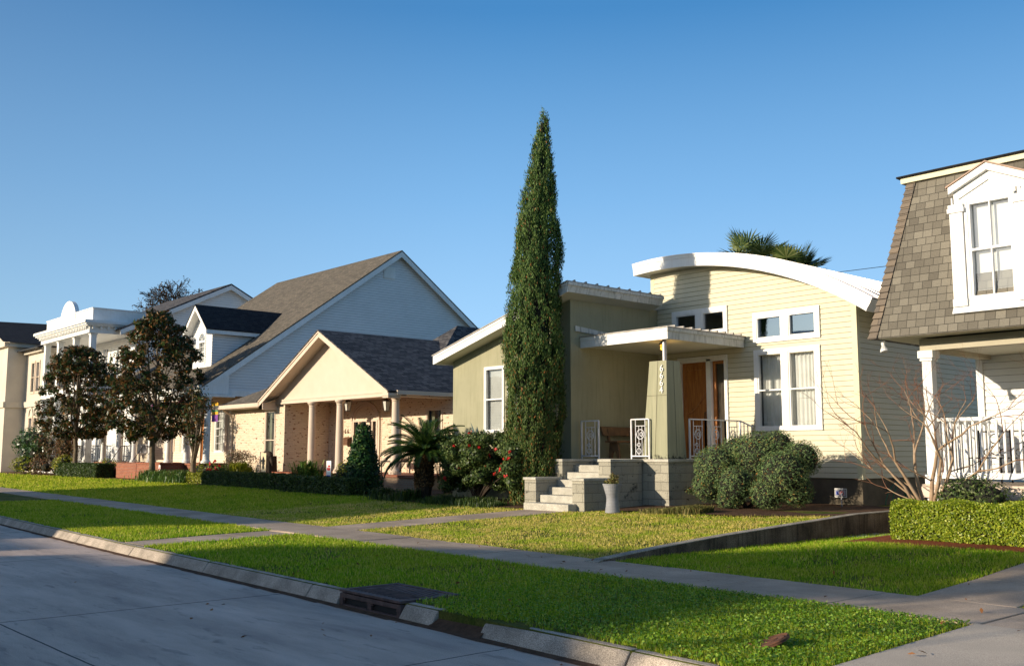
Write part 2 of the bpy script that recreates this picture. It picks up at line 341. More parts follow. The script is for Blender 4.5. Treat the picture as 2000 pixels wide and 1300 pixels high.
M['palm'] = leafmat('palm_fan_leaves', [(0, (.03, .06, .015)), (.6, (.10, .14, .04)), (1, (.22, .24, .09))], .4, .5, .2)
M['agave'] = leafmat('blue_grey_sword_leaves', [(0, (.09, .13, .13)), (1, (.16, .21, .2))], .5, .3, .05)
M['redflower'] = plain('red_petals', (.62, .02, .015), (.5, .015, .015), 20, .6, bd=0)
M['pinkflower'] = plain('pink_petals', (.65, .36, .32), (.6, .3, .28), 20, .6, bd=0)
M['twigs'] = plain('dark_core', (.022, .024, .012), (.014, .014, .009), 12, .95, bd=0)  # solid dark cores closing the foliage, shade between leaves put into the colour
M['grass_green'] = leafmat('lawn_grass', [(0, (.10, .24, .008)), (.5, (.25, .44, .012)), (.82, (.46, .58, .03)), (1, (.72, .56, .20))], .55, .2, .45, patch=(1.3, [(0, (.16, .27, .010)), (.6, (.38, .50, .018)), (1, (.62, .55, .12))]))
M['grass_tan'] = leafmat('dormant_lawn_grass', [(0, (.24, .32, .025)), (.35, (.48, .45, .06)), (.7, (.78, .62, .18)), (1, (.82, .66, .28))], .6, .15, .45, patch=(1.7, [(0, (.18, .31, .015)), (.6, (.40, .50, .03)), (1, (.7, .62, .15))], .45))
M['grass_left'] = leafmat('thin_lawn_grass', [(0, (.20, .32, .012)), (.5, (.42, .50, .022)), (1, (.70, .62, .12))], .6, .15, .45, patch=(.9, [(0, (.15, .30, .010)), (.6, (.36, .50, .016)), (1, (.60, .56, .08))], .46))
M['clover'] = leafmat('clover_leaves', [(0, (.08, .19, .012)), (.6, (.19, .34, .025)), (1, (.34, .46, .06))], .5, .3, .3)
# ================================================================ GROUND, ROAD, PATHS
def grid_mesh(name, xs, ys, zf, mat, mask=None, kind='structure'):
    X, Y = np.meshgrid(xs, ys); Z = zf(X, Y); nx, ny = len(xs), len(ys)
    V = np.stack([X, Y, Z], -1).reshape(-1, 3); F = []
    for j in range(ny - 1):
        for i in range(nx - 1): F.append((j * nx + i, j * nx + i + 1, (j + 1) * nx + i + 1, (j + 1) * nx + i))
    me = bpy.data.meshes.new(name); me.from_pydata(V.tolist(), [], F); me.update(); autouv(me)
    o = link(name, me, mat); tag(o, kind=kind); return o
def groundmat():
    m, n, b, nn, ll = newmat('turf_and_thatch'); g = geo(nn).outputs['Position']
    a = ramp(nn, ll, noise(nn, ll, g, 1.4, 6, .6), [(.35, (.06, .09, .012)), (.65, (.17, .15, .04))])
    f = ramp(nn, ll, noise(nn, ll, g, 40, 4, .7), [(.3, (.25, .25, .25)), (.7, (.8, .8, .8))])
    ll.new(mix(nn, ll, .8, a, f, 'OVERLAY'), b.inputs['Base Color']); b.inputs['Roughness'].default_value = .95; b.inputs['Specular IOR Level'].default_value = .1
    bump(nn, ll, noise(nn, ll, g, 60, 5, .7), b, .03, .9); return m
M['ground'] = groundmat()
# the x/y knots follow the kerb by warping rows to kerb / sidewalk lines
xs = np.unique(np.r_[np.linspace(-900, -130, 12), np.arange(-120, 32, 1.0), -9.76, -9.74, np.linspace(40, 900, 12)])
rows = [('a', -900.), ('a', -60.), ('a', -9.), ('k', -.34), ('k', -.001), ('k', .001), ('k', .3), ('k', .8), ('k', 1.6), ('s', 0.), ('s', 1.22)] + [('s', 1.22 + t) for t in (.6, 1.2, 1.8, 2.4, 3, 3.6, 4.4, 5.4, 6.4, 7.4, 8.2, 12, 40, 300, 900)]
V = []; F = []
for kind, t in rows:
    for x in xs:
        y = t if kind == 'a' else (K(x) + t if kind == 'k' else S0(x) + t)
        V.append((x, y, float(zg(x, y)) if kind != 'a' else -.04))
nx = len(xs)
for j in range(len(rows) - 1):
    for i in range(nx - 1): F.append((j * nx + i, j * nx + i + 1, (j + 1) * nx + i + 1, (j + 1) * nx + i))
me = bpy.data.meshes.new('ground'); me.from_pydata(V, [], F); me.update(); autouv(me); tag(link('ground', me, M['ground']), kind='structure')
# road: worn concrete with cracks and joints
def roadmat():
    m, n, b, nn, ll = newmat('worn_street_concrete'); g = geo(nn).outputs['Position']
    st = mapping(nn, ll, g, (.35, 1.6, 1), (0, 0, .05))
    a = ramp(nn, ll, noise(nn, ll, st, 1.1, 8, .65), [(.28, (.32, .245, .20)), (.5, (.50, .385, .305)), (.72, (.66, .51, .41))])
    f = ramp(nn, ll, noise(nn, ll, g, 110, 3, .7), [(.3, (.2, .2, .2)), (.7, (.82, .82, .82))])
    col = mix(nn, ll, .55, a, f, 'OVERLAY')
    spots = ramp(nn, ll, noise(nn, ll, g, 2.3, 2, .5), [(.70, (0, 0, 0)), (.76, (.5, .5, .5))]); col = mix(nn, ll, spots, col, (.06, .055, .05))
    sp = nn.new('ShaderNodeSeparateXYZ'); ll.new(g, sp.inputs[0])
    wob = noise(nn, ll, g, .8, 6, .7)
    def line(axis, pos, amp, wdt):
        s = nn.new('ShaderNodeMath'); s.operation = 'MULTIPLY_ADD'; ll.new(wob, s.inputs[0]); s.inputs[1].default_value = amp; ll.new(sp.outputs[axis], s.inputs[2])
        d = nn.new('ShaderNodeMath'); d.operation = 'SUBTRACT'; ll.new(s.outputs[0], d.inputs[0]); d.inputs[1].default_value = pos + amp * .5
        ab = nn.new('ShaderNodeMath'); ab.operation = 'ABSOLUTE'; ll.new(d.outputs[0], ab.inputs[0])
        lt = nn.new('ShaderNodeMath'); lt.operation = 'LESS_THAN'; ll.new(ab.outputs[0], lt.inputs[0]); lt.inputs[1].default_value = wdt; return lt.outputs[0]
    for ax, pos, amp, wd in ((0, -10.9, .12, .013), (0, -16.9, .1, .014), (0, -23, .1, .018), (0, -6.6, .10, .010), (1, 2.9, .05, .010)):
        col = mix(nn, ll, line(ax, pos, amp, wd), col, (.05, .044, .04))
    cst = ramp(nn, ll, noise(nn, ll, mapping(nn, ll, g, (.5, 2.2, 1), (0, 0, .08)), 2.6, 7, .75), [(.56, (0, 0, 0)), (.64, (.45, .45, .45))]); col = mix(nn, ll, cst, col, (.15, .12, .105))
    ll.new(col, b.inputs['Base Color']); b.inputs['Roughness'].default_value = .82; b.inputs['Specular IOR Level'].default_value = .3
    bump(nn, ll, noise(nn, ll, g, 160, 4, .7), b, .003, .6); return m
M['road'] = roadmat()
def band(name, xs, y0f, y1f, zf, mat, thick=0.0):
    V = []; F = []
    for x in xs:
        for y in (y0f(x), y1f(x)): V.append((x, y, float(zf(x, y))))
    for i in range(len(xs) - 1): F.append((2 * i, 2 * i + 2, 2 * i + 3, 2 * i + 1))
    me = bpy.data.meshes.new(name); me.from_pydata(V, [], F); me.update(); autouv(me)
    return tag(link(name, me, mat), kind='structure')
rx = np.r_[-400, -200, -120, -90, np.arange(-70, 31, 2.), 60, 200, 400]
band('road', rx, lambda x: -8.6, lambda x: K(x) - .07, lambda x, y: 0.0, M['road'])
# near-side sidewalk, slab by slab, with open joints
def slab(mb, pts, top=.018, th=.08):
    lo = [(x, y, float(zg(x, y)) + top - th) for x, y in pts]; hi = [(x, y, float(zg(x, y)) + top) for x, y in pts]; mb.hexa(lo, hi)
mb = MB(); x = -3.95; k = 0
while x > -110:
    x2 = x - 1.52; jz = RNG.uniform(-.004, .006)
    slab(mb, [(x, S0(x)), (x, S1(x)), (x2 + .012, S1(x2)), (x2 + .012, S0(x2))], .018 + jz); x = x2
x = -3.93
while x < 10:
    x2 = x + 1.52; slab(mb, [(x + .012, S0(x)), (x + .012, S1(x) - .25), (x2, S1(x2) - .25), (x2, S0(x2))], .02); x = x2
tag(mb.build('sidewalk', M['concrete'], bevel=.006), kind='structure')
# front walks of the green house (sidewalk to kerb, sidewalk to steps)
mb = MB()
def walkx(y):
    return np.interp(y, [6.4, 9.7, 11, 16.3], [-17.35, -17.85, -17.9, -17.45]), np.interp(y, [6.4, 9.7, 11, 16.3], [-16.35, -16.7, -16.65, -16.15])
ys = np.linspace(6.55, 9.50, 4)
for a, b_ in zip(ys[:-1], ys[1:]): slab(mb, [(walkx(a)[0], a + .006), (walkx(a)[1], a + .006), (walkx(b_)[1], b_ - .006), (walkx(b_)[0], b_ - .006)], .004)
slab(mb, [(-17.8, 9.502), (-16.69, 9.502), (-16.69, float(S0(-16.69)) - .004), (-17.8, float(S0(-17.8)) - .004)], .016)
slab(mb, [(-17.88, float(S1(-17.88)) + .004), (-16.68, float(S1(-16.68)) + .004), (-16.68, 10.838), (-17.88, 10.838)], .016)
ys = np.linspace(10.84, 16.2, 5)
for a, b_ in zip(ys[:-1], ys[1:]): slab(mb, [(walkx(a)[0], a + .006), (walkx(a)[1], a + .006), (walkx(b_)[1], b_ - .006), (walkx(b_)[0], b_ - .006)], .013)
tag(mb.build('front_walk', M['concrete'], bevel=.006), kind='structure')
mb = MB()
for a, b_ in ((10.15, 11.6), (11.61, 13.1), (13.11, 14.6), (14.61, 16.6)): slab(mb, [(-5.12, a), (-4.12, a), (-4.12, b_), (-5.12, b_)], .02)
tag(mb.build('walkway', M['concrete'], bevel=.006), kind='structure')
# driveway apron with flare
mb = MB()
for p in ([(-3.9, 6.35), (-2.2, 6.25), (-2.2, float(S0(-2.2)) - .006), (-3.97, float(S0(-3.97)) - .006)], [(-4.45, 5.72), (-2.2, 5.62), (-2.2, 6.24), (-3.9, 6.34)], [(-2.19, 5.62), (0, 5.6), (0, float(S0(0)) - .006), (-2.19, float(S0(-2.19)) - .006)], [(.01, 5.6), (3, 5.55), (3, float(S0(3)) - .006), (.01, float(S0(.01)) - .006)]): slab(mb, p, .024, .12)
tag(mb.build('driveway_apron', M['apron'], bevel=.008), kind='structure')
# kerb in cast lengths: battered face, open joints, gap at the storm drain
def kerbpiece(mb, a, b_, end0=0, end1=0, sink=(0, 0)):
    n = max(2, int(abs(b_ - a) / .5)); xs_ = np.linspace(a, b_, n + 1); prof = [(-.10, -.06), (-.10, .012), (-.085, .035), (-.03, .115), (-.01, .140), (.03, .154), (.10, .156), (.10, -.06)]
    rings = []
    for i, x in enumerate(xs_):
        t = i / n; sk = sink[0] * max(0, 1 - t * n / 1.2) + sink[1] * max(0, 1 - (1 - t) * n / 1.2)
        rings.append([(x, K(x) + p[0], (p[1] - sk) if p[1] > .02 else p[1]) for p in prof])
    vs = [v for r in rings for v in r]; m_ = len(prof)
    fs = [(i * m_ + k, i * m_ + (k + 1) % m_, (i + 1) * m_ + (k + 1) % m_, (i + 1) * m_ + k) for i in range(n) for k in range(m_)] + [tuple(range(m_)), tuple(n * m_ + k for k in range(m_))]
    mb.add(vs, fs)
mb = MB(); x = -10.42
while x > -110:
    kerbpiece(mb, x, x - 3.03); x -= 3.05
kerbpiece(mb, -9.70, -10.40, sink=(0, .0)); kerbpiece(mb, -8.43, -7.86)
kerbpiece(mb, -5.30, -7.12, sink=(0, .02)); kerbpiece(mb, -4.5, -5.28)
tag(mb.build('kerb', M['kerb'], bevel=.012), kind='structure')
mb = MB(); x = 30
while x > -110: mb.box(x, x - 3.03, -8.6, -8.9, -.05, .15); x -= 3.05
tag(mb.build('opposite_kerb', M['kerb'], bevel=.01), kind='structure')
# gutter dirt line along the kerb foot
mb = MB()
for a in np.arange(-30, -4.6, .5): mb.hexa([(a, K(a) - .16, .001), (a + .5, K(a + .5) - .16, .001), (a + .5, K(a + .5) - .10, .001), (a, K(a) - .10, .001)], [(a, K(a) - .15 - .05 * RNG.random(), .005), (a + .5, K(a + .5) - .15 - .05 * RNG.random(), .005), (a + .5, K(a + .5) - .095, .016), (a, K(a) - .095, .016)])
tag(mb.build('gutter_silt', M['soil']), kind='structure')
mb = MB(); mb.quad((-7.88, 5.90, .006), (-7.06, 5.86, .006), (-7.06, 6.02, .10), (-7.45, 6.12, .162), (-7.88, 6.08, .10))
tag(mb.build('bare_soil', M['soil']), kind='structure')
# planting beds
mb = MB()
def bed(pts, up=.03): mb.add([(x, y, float(zg(x, y)) + up) for x, y in pts], [tuple(range(len(pts)))])
bed([(-24.5, 16.2), (-17.7, 15.9), (-17.7, 18.0), (-24.5, 18.4)]); bed([(-15.7, 16.6), (-12.2, 16.9), (-9.9, 18.2), (-9.9, 21.4), (-15.0, 21.4), (-15.7, 18.2)])
bed([(-45, 18.0), (-24.5, 17.6), (-24.5, 20), (-45, 20.6)]); bed([(-90, 18.8), (-45, 18.0), (-45, 20.8), (-90, 21.6)])
tag(mb.build('planting_bed', M['soil']), kind='structure')
mb = MB(); xs_ = np.linspace(-8.5, -5.2, 12)
for a, b_ in zip(xs_[:-1], xs_[1:]):
    f0 = lambda x: 13.85 + .10 * math.sin(x * 3); mb.quad((a, f0(a), float(zg(a, 14.2)) + .02), (b_, f0(b_), float(zg(b_, 14.2)) + .02), (b_, 17, .37), (a, 17, .37 if a > -8.3 else .3))
tag(mb.build('mulch_bed', M['mulch']), kind='structure')
# ================================================================ WALL / WINDOW / ROOF BUILDERS
class Face:
    """a vertical wall plane. kind 'F': faces the street (-Y) at Y=c, u = X.  kind 'R': faces +X at X=c, u = Y.  'L': faces -X, 'B': faces +Y"""
    def __init__(s, kind, c): s.k = kind; s.c = c
    def p(s, u, z, d=0):
        if s.k == 'F': return (u, s.c - d, z)
        if s.k == 'B': return (u, s.c + d, z)
        if s.k == 'R': return (s.c + d, u, z)
        return (s.c - d, u, z)
    def box(s, mb, u0, u1, z0, z1, d0, d1):
        a = s.p(u0, z0, d0); b = s.p(u1, z1, d1); return mb.box(a[0], b[0], a[1], b[1], a[2], b[2])
def wall(face, u0, u1, z0, top, holes=(), board=0, lap=.013, knots=()):
    """plain or lap-board wall sheet with openings; top(u) may vary"""
    topf = top if callable(top) else (lambda u: top)
    mb = MB(); us = {u0, u1, *[k for k in knots if u0 < k < u1]}
    for h in holes: us |= {max(u0, h[0]), min(u1, h[1])}
    if callable(top): us |= set(np.arange(u0, u1, .25))
    us = sorted(us); zmax = max(topf(u) for u in us) + .01
    if board: zs = list(np.arange(z0, zmax + board, board))
    else: zs = sorted({z0, zmax, *[z for h in holes for z in (h[2], h[3]) if z0 < z < zmax]})
    for a, b in zip(us[:-1], us[1:]):
        if b - a < 1e-5: continue
        ta, tb = topf(a), topf(b)
        for za, zb in zip(zs[:-1], zs[1:]):
            um, zm = (a + b) / 2, (za + zb) / 2
            if any(h[0] - 1e-6 < um < h[1] + 1e-6 and h[2] < zm < h[3] for h in holes): continue
            if za >= max(ta, tb): continue
            z1a, z1b = min(zb, ta), min(zb, tb); z0a, z0b = min(za, ta), min(za, tb)
            l = lap if board else 0; g_ = .011 if board else 0
            z0a2, z0b2 = min(z0a + g_, z1a), min(z0b + g_, z1b)
            mb.quad(face.p(a, z0a2, l), face.p(b, z0b2, l), face.p(b, z1b, 0), face.p(a, z1a, 0))
            if board: mb.m = 1; mb.quad(face.p(a, z0a, 0), face.p(b, z0b, 0), face.p(b, z0b2, l), face.p(a, z0a2, l)); mb.m = 0
    return mb
def wavy(face, u0, u1, z0, z1, d, amp=.02, n=40, per=.11):
    mb = MB(); us = np.linspace(u0, u1, n); ds = [d + amp * math.sin(u / per * 6.28 + .8 * math.sin(u * 9)) for u in us]
    for i in range(n - 1): mb.quad(face.p(us[i], z0, ds[i]), face.p(us[i + 1], z0, ds[i + 1]), face.p(us[i + 1], z1, ds[i + 1]), face.p(us[i], z1, ds[i]))
    return mb
def window(parent, face, u0, u1, z0, z1, trim=.1, mat='white', meet=None, cols=1, rows=(1, 1), kind='curtain', glass='glass', proud=.03, bar=.04, room=True, lw=.7, low=None, muntin=.018, sill=False, shut=0, shutmat='cream'):
    """opening u0..u1,z0..z1. frame + sashes = 'window'; pane, curtain, sill are sub-parts"""
    m = MB()
    if trim:
        face.box(m, u0 - trim, u0, z0 - trim, z1 + trim, -.01, proud); face.box(m, u1, u1 + trim, z0 - trim, z1 + trim, -.01, proud)
        face.box(m, u0, u1, z1, z1 + trim, -.01, proud - .002); face.box(m, u0, u1, z0 - trim, z0, -.01, proud - .002)
    for a, b, c, d in ((u0, u0 + bar, z0, z1), (u1 - bar, u1, z0, z1), (u0 + bar, u1 - bar, z0, z0 + bar), (u0 + bar, u1 - bar, z1 - bar, z1)): face.box(m, a, b, c, d, -.06, proud - .012)
    zm = z0 + (z1 - z0) * meet if meet else None
    if zm: face.box(m, u0 + bar, u1 - bar, zm - bar * .5, zm + bar * .5, -.055, proud - .016)
    if cols > 1 or max(rows) > 1:
        for i in range(1, cols): uu = u0 + (u1 - u0) * i / cols; face.box(m, uu - muntin / 2, uu + muntin / 2, z0 + bar, z1 - bar, -.035, proud - .022)
        parts = [(z0, zm, rows[0]), (zm, z1, rows[1])] if zm else [(z0, z1, rows[0])]
        for a, b, r in parts:
            for i in range(1, r): zz = a + (b - a) * i / r; face.box(m, u0 + bar, u1 - bar, zz - muntin / 2, zz + muntin / 2, -.034, proud - .023)
    w = m.build('window', M[mat], parent)
    g = MB(); g.quad(face.p(u0 + bar * .5, z0 + bar * .5, -.04), face.p(u1 - bar * .5, z0 + bar * .5, -.04), face.p(u1 - bar * .5, z1 - bar * .5, -.04), face.p(u0 + bar * .5, z1 - bar * .5, -.04)); g.build('pane', M[glass], w)
    if kind == 'curtain': wavy(face, u0, u1, z0, z1, -.16, .025).build('curtain', M['curtain'], w)
    elif kind == 'side':
        wavy(face, u0, u0 + (u1 - u0) * .30, z0, z1, -.16, .02, 14).build('curtain', M['drape'], w); wavy(face, u0 + (u1 - u0) * .62, u1, z0, z1, -.16, .02, 14).build('curtain', M['drape'], w)
    elif kind == 'blind':
        b = MB(); z = z0 + (low or 0)
        while z < z1: b.quad(face.p(u0, z, -.125), face.p(u1, z, -.125), face.p(u1, z + .042, -.10), face.p(u0, z + .042, -.10)); z += .045
        b.build('blind', M['blind'], w)
    elif kind == 'sheet':
        b = MB(); b.quad(face.p(u0, z0 + (low or 0), -.12), face.p(u1, z0 + (low or 0), -.12), face.p(u1, z1, -.12), face.p(u0, z1, -.12)); b.build('roller_shade', M['blind'], w)
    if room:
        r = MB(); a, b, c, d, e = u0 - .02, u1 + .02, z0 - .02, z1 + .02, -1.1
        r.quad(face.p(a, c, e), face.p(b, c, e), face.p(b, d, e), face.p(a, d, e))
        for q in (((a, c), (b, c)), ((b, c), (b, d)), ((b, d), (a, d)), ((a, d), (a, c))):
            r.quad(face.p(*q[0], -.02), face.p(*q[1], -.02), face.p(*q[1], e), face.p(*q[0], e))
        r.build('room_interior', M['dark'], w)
    if sill: s = MB(); face.box(s, u0 - trim - .03, u1 + trim + .03, z0 - trim - .05, z0 - trim, 0, .09); s.build('sill', M[mat], w)
    if shut:
        for a, b in ((u0 - trim - shut, u0 - trim - .01), (u1 + trim + .01, u1 + trim + shut)):
            s = MB(); face.box(s, a, b, z0 - .03, z1 + .03, 0, .035); z = z0
            while z < z1 - .03: face.box(s, a + .04, b - .04, z + .01, z + .03, .035, .045); z += .06
            s.build('shutter', M[shutmat], parent)
    return w
def roofslab(mb, pts, t=.07):
    """pts: corners of the upper surface; gives it thickness downwards"""
    mb.hexa([(p[0], p[1], p[2] - t) for p in pts], pts); return mb
def column(parent, x, y, z0, z1, r=.14, mat='white', name='column', square=False):
    m = MB()
    if square:
        m.box(x - r, x + r, y - r, y + r, z0 + .16, z1 - .18); m.box(x - r - .03, x + r + .03, y - r - .03, y + r + .03, z0, z0 + .16)
        m.box(x - r - .025, x + r + .025, y - r - .025, y + r + .025, z1 - .18, z1 - .13); m.box(x - r - .05, x + r + .05, y - r - .05, y + r + .05, z1 - .13, z1)
        return m.build(name, M[mat], parent, bevel=.006)
    m.lathe((x, y, z0), [(r * 1.5, 0), (r * 1.5, .07), (r * 1.35, .075), (r * 1.4, .11), (r * 1.15, .15), (r * 1.04, .18), (r * .97, (z1 - z0) * .5), (r * .85, z1 - z0 - .2), (r * .95, z1 - z0 - .18), (r * .86, z1 - z0 - .15), (r * 1.15, z1 - z0 - .08), (r * 1.3, z1 - z0 - .06), (r * 1.3, z1 - z0)], 20)
    return m.build(name, M[mat], parent, smooth=False)
def text_obj(name, s, size, face, u, z, d, mat, parent, ext=.006, align='CENTER', flip=False):
    cu = bpy.data.curves.new(name, 'FONT'); cu.body = s; cu.size = size; cu.extrude = ext; cu.align_x = align; cu.resolution_u = 3
    to = bpy.data.objects.new(name, cu); COL.objects.link(to)
    dg = bpy.context.evaluated_depsgraph_get(); me = bpy.data.meshes.new_from_object(to.evaluated_get(dg)); bpy.data.objects.remove(to)
    o0 = org(parent) if parent else Vector((0, 0, 0))
    for v in me.vertices:
        x, y, zz = v.co; p = face.p(u + x, z + y, d + zz + ext); v.co = Vector(p) - o0
    me.name = name; me.materials.clear(); return link(name, me, mat, parent)
for k_, c_ in (('yellow', (.36, .33, .20)), ('bluesiding', (.30, .31, .33)), ('whitesiding', (.40, .39, .37)), ('creamsid', (.40, .34, .24))): M[k_ + '_lap'] = plain(k_ + '_lap_shade', c_, rough=.9, bd=0)  # darker board undersides: the shadow line below each lap is painted in
# ================================================================ GREEN AND YELLOW HOUSE
H = thing('house', 'olive green and pale yellow house with curved white roof and 6664 on its pillar', 'house', (-15.5, 21.5, .4))
FW = Face('F', 21.5); RW = Face('R', -12.0)
ac = (-17.5, -4.21); RT, RB = 11.22, 10.91
def arcz(r, x): return ac[1] + math.sqrt(max(0, r * r - (x - ac[0]) ** 2))
big = [(-14.76, -14.04, 2.31, 4.18), (-13.85, -13.10, 2.31, 4.18)]
up = [(-14.75, -14.03, 4.565, 5.11), (-13.81, -13.07, 4.565, 5.11)]
smw = [(-17.38, -16.68, 4.91, 5.42), (-16.46, -15.76, 4.91, 5.42)]
HL = [(-17.33 + .04, -15.73, 1.5, 4.12)]
holes = big + up + smw + HL
wall(FW, -18.15, -12.12, 1.075, lambda u: arcz(RB, u) + .02, holes, .127).build('siding', [M['yellow'], M['yellow_lap']], H)
wall(RW, 21.62, 33, 1.075, arcz(RB, -12.0) + .05, (), .127).build('siding', [M['yellow'], M['yellow_lap']], H)
m = MB(); m.box(-18.27, -18.15, 21.49, 21.6, 1.07, arcz(RB, -18.2) + .03); m.build('corner_trim', M['yellow_trim'], H); m = MB(); m.box(-12.12, -11.985, 21.485, 21.62, 1.06, arcz(RB, -12.05) + .02); m.build('corner_trim', M['yellow_trim'], H); m = MB(); m.box(-18.27, -18.2, 21.6, 33, 1.06, 6.6)
m.box(-18.27, -12, 33, 33.1, .3, 6.6); m.build('back_wall', M['yellow_trim'], H)
m = MB(); m.box(-15.1, -12.03, 21.53, 21.7, .2, 1.07); m.box(-12.2, -12.03, 21.7, 33, .2, 1.07); m.build('foundation', M['green_found'], H)
# curved roof: sheet + deep white fascia + soffit + standing seams
a0 = math.acos((-18.55 - ac[0]) / RT); a1 = math.acos((-11.33 - ac[0]) / RT); th = np.linspace(a0, a1, 40); Yf, Yb_ = 21.05, 33.4
def arcp(r, t): return (ac[0] + r * math.cos(t), ac[1] + r * math.sin(t))
m = MB()
for i in range(39):
    p, q = arcp(RT, th[i]), arcp(RT, th[i + 1]); r, s_ = arcp(RT + .03, th[i]), arcp(RT + .03, th[i + 1])
    m.add([(p[0], Yf - .03, p[1]), (q[0], Yf - .03, q[1]), (q[0], Yb_, q[1]), (p[0], Yb_, p[1]), (r[0], Yf - .03, r[1]), (s_[0], Yf - .03, s_[1]), (s_[0], Yb_, s_[1]), (r[0], Yb_, r[1])], [(0, 1, 2, 3), (4, 5, 6, 7), (0, 1, 5, 4), (3, 2, 6, 7)])
y = Yf + .3
while y < Yb_:
    for i in range(39):
        p, q = arcp(RT + .025, th[i]), arcp(RT + .025, th[i + 1]); r, s_ = arcp(RT + .075, th[i]), arcp(RT + .075, th[i + 1])
        m.add([(p[0], y, p[1]), (q[0], y, q[1]), (s_[0], y, s_[1]), (r[0], y, r[1]), (p[0], y + .035, p[1]), (q[0], y + .035, q[1]), (s_[0], y + .035, s_[1]), (r[0], y + .035, r[1])], [(0, 1, 2, 3), (4, 5, 6, 7), (3, 2, 6, 7)])
    y += .45
rf = m.build('roof', M['metalroof'], H)
m = MB()
for i in range(39):
    p, q, r, s_ = arcp(RT, th[i]), arcp(RT, th[i + 1]), arcp(RB, th[i + 1]), arcp(RB, th[i])
    m.hexa([(x, Yf, z) for x, z in (p, q, r, s_)], [(x, Yf + .04, z) for x, z in (p, q, r, s_)])
    r2, s2, p2, q2 = arcp(RT - .075, th[i + 1]), arcp(RT - .075, th[i]), p, q
    m.hexa([(x, Yf - .018, z) for x, z in (p2, q2, r2, s2)], [(x, Yf, z) for x, z in (p2, q2, r2, s2)])
for t in (a0, a1):
    p, q = arcp(RT, t), arcp(RB, t); dx = .04 if t == a0 else -.04
    m.hexa([(p[0], Yf + .04, p[1]), (q[0], Yf + .04, q[1]), (q[0] + dx, Yf + .04, q[1]), (p[0] + dx, Yf + .04, p[1])], [(p[0], Yb_, p[1]), (q[0], Yb_, q[1]), (q[0] + dx, Yb_, q[1]), (p[0] + dx, Yb_, p[1])])
m.build('fascia', M['white'], rf)
m = MB()
for i in range(39):
    p, q = arcp(RB + .02, th[i]), arcp(RB + .02, th[i + 1]); m.quad((p[0], Yf + .04, p[1]), (q[0], Yf + .04, q[1]), (q[0], Yb_, q[1]), (p[0], Yb_, p[1]))
m.build('soffit', M['soffit'], rf)
for u0, u1, z0, z1 in big: window(H, FW, u0, u1, z0, z1, 0, meet=.50, kind='curtain', glass='glass', proud=.045, bar=.036)
m = MB()
for hs, z0, z1, a, b in ((big, 2.22, 4.28, -14.86, -12.96), (up, 4.45, 5.24, -14.86, -12.94), (smw, 4.80, 5.54, -17.5, -15.65)):
    FW.box(m, a, hs[0][0], z0, z1, -.01, .05); FW.box(m, hs[1][1], b, z0, z1, -.01, .05); FW.box(m, hs[0][1], hs[1][0], z0, z1, -.01, .05)
    for h in hs: FW.box(m, h[0], h[1], h[3], z1, -.01, .048); FW.box(m, h[0], h[1], z0, h[2], -.01, .048)
m.build('window_surround', M['white'], H, bevel=.004)
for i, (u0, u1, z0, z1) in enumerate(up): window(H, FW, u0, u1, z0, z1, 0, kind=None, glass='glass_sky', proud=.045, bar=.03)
for i, (u0, u1, z0, z1) in enumerate(smw): window(H, FW, u0, u1, z0, z1, 0, kind=None, glass='glass', proud=.045, bar=.03)
# entrance: frame, wooden door with carved sweep, ribbed glass side light
m = MB()
for a, b, c, d in ((-17.33, -17.25, 1.53, 4.16), (-16.37, -16.22, 1.53, 4.16), (-15.79, -15.69, 1.53, 4.24), (-17.33, -15.79, 4.1, 4.24)): FW.box(m, a, b, c, d, -.1, .05)
m.build('door_frame', M['white'], H, bevel=.004)
m = MB(); FW.box(m, -17.25, -16.37, 1.55, 4.10, -.12, -.07)
for a, b, c, d in ((-17.19, -17.10, 1.7, 4.0), (-16.52, -16.43, 1.7, 4.0), (-17.10, -16.52, 3.9, 4.0), (-17.10, -16.52, 1.7, 1.8)): FW.box(m, a, b, c, d, -.07, -.055)
pts = [(-17.12 + .70 * t, 2.72 + .62 * t ** 1.8) for t in np.linspace(0, 1, 12)]
m.tube([FW.p(u, z, -.06) for u, z in pts], .022, 6)
dr = m.build('door', M['wooddoor'], H); m = MB(); m.tube([FW.p(-16.47, 2.35, -.06), FW.p(-16.47, 2.35, 0), FW.p(-16.47, 2.75, 0), FW.p(-16.47, 2.75, -.06)], .014, 6); m.build('handle', M['iron'], dr)
m = MB(); FW.box(m, -16.22, -16.13, 1.55, 4.1, -.12, -.05); FW.box(m, -15.83, -15.79, 1.55, 4.1, -.12, -.05); FW.box(m, -16.13, -15.83, 4.02, 4.1, -.12, -.05); sl = m.build('side_light', M['wooddoor'], H)
m = MB(); m.quad(FW.p(-16.13, 1.55, -.08), FW.p(-15.83, 1.55, -.08), FW.p(-15.83, 4.02, -.08), FW.p(-16.13, 4.02, -.08)); m.build('pane', M['glass'], sl)
wavy(FW, -16.13, -15.83, 1.55, 4.0, -.13, .012, 30, .04).build('curtain', plain('brown_sheer', (.16, .12, .09), (.12, .09, .07), 4, .9, bd=0), sl)
m = MB(); FW.box(m, -17.3, -15.7, 1.5, 4.2, -.3, -.25); m.build('vestibule', M['dark'], H)
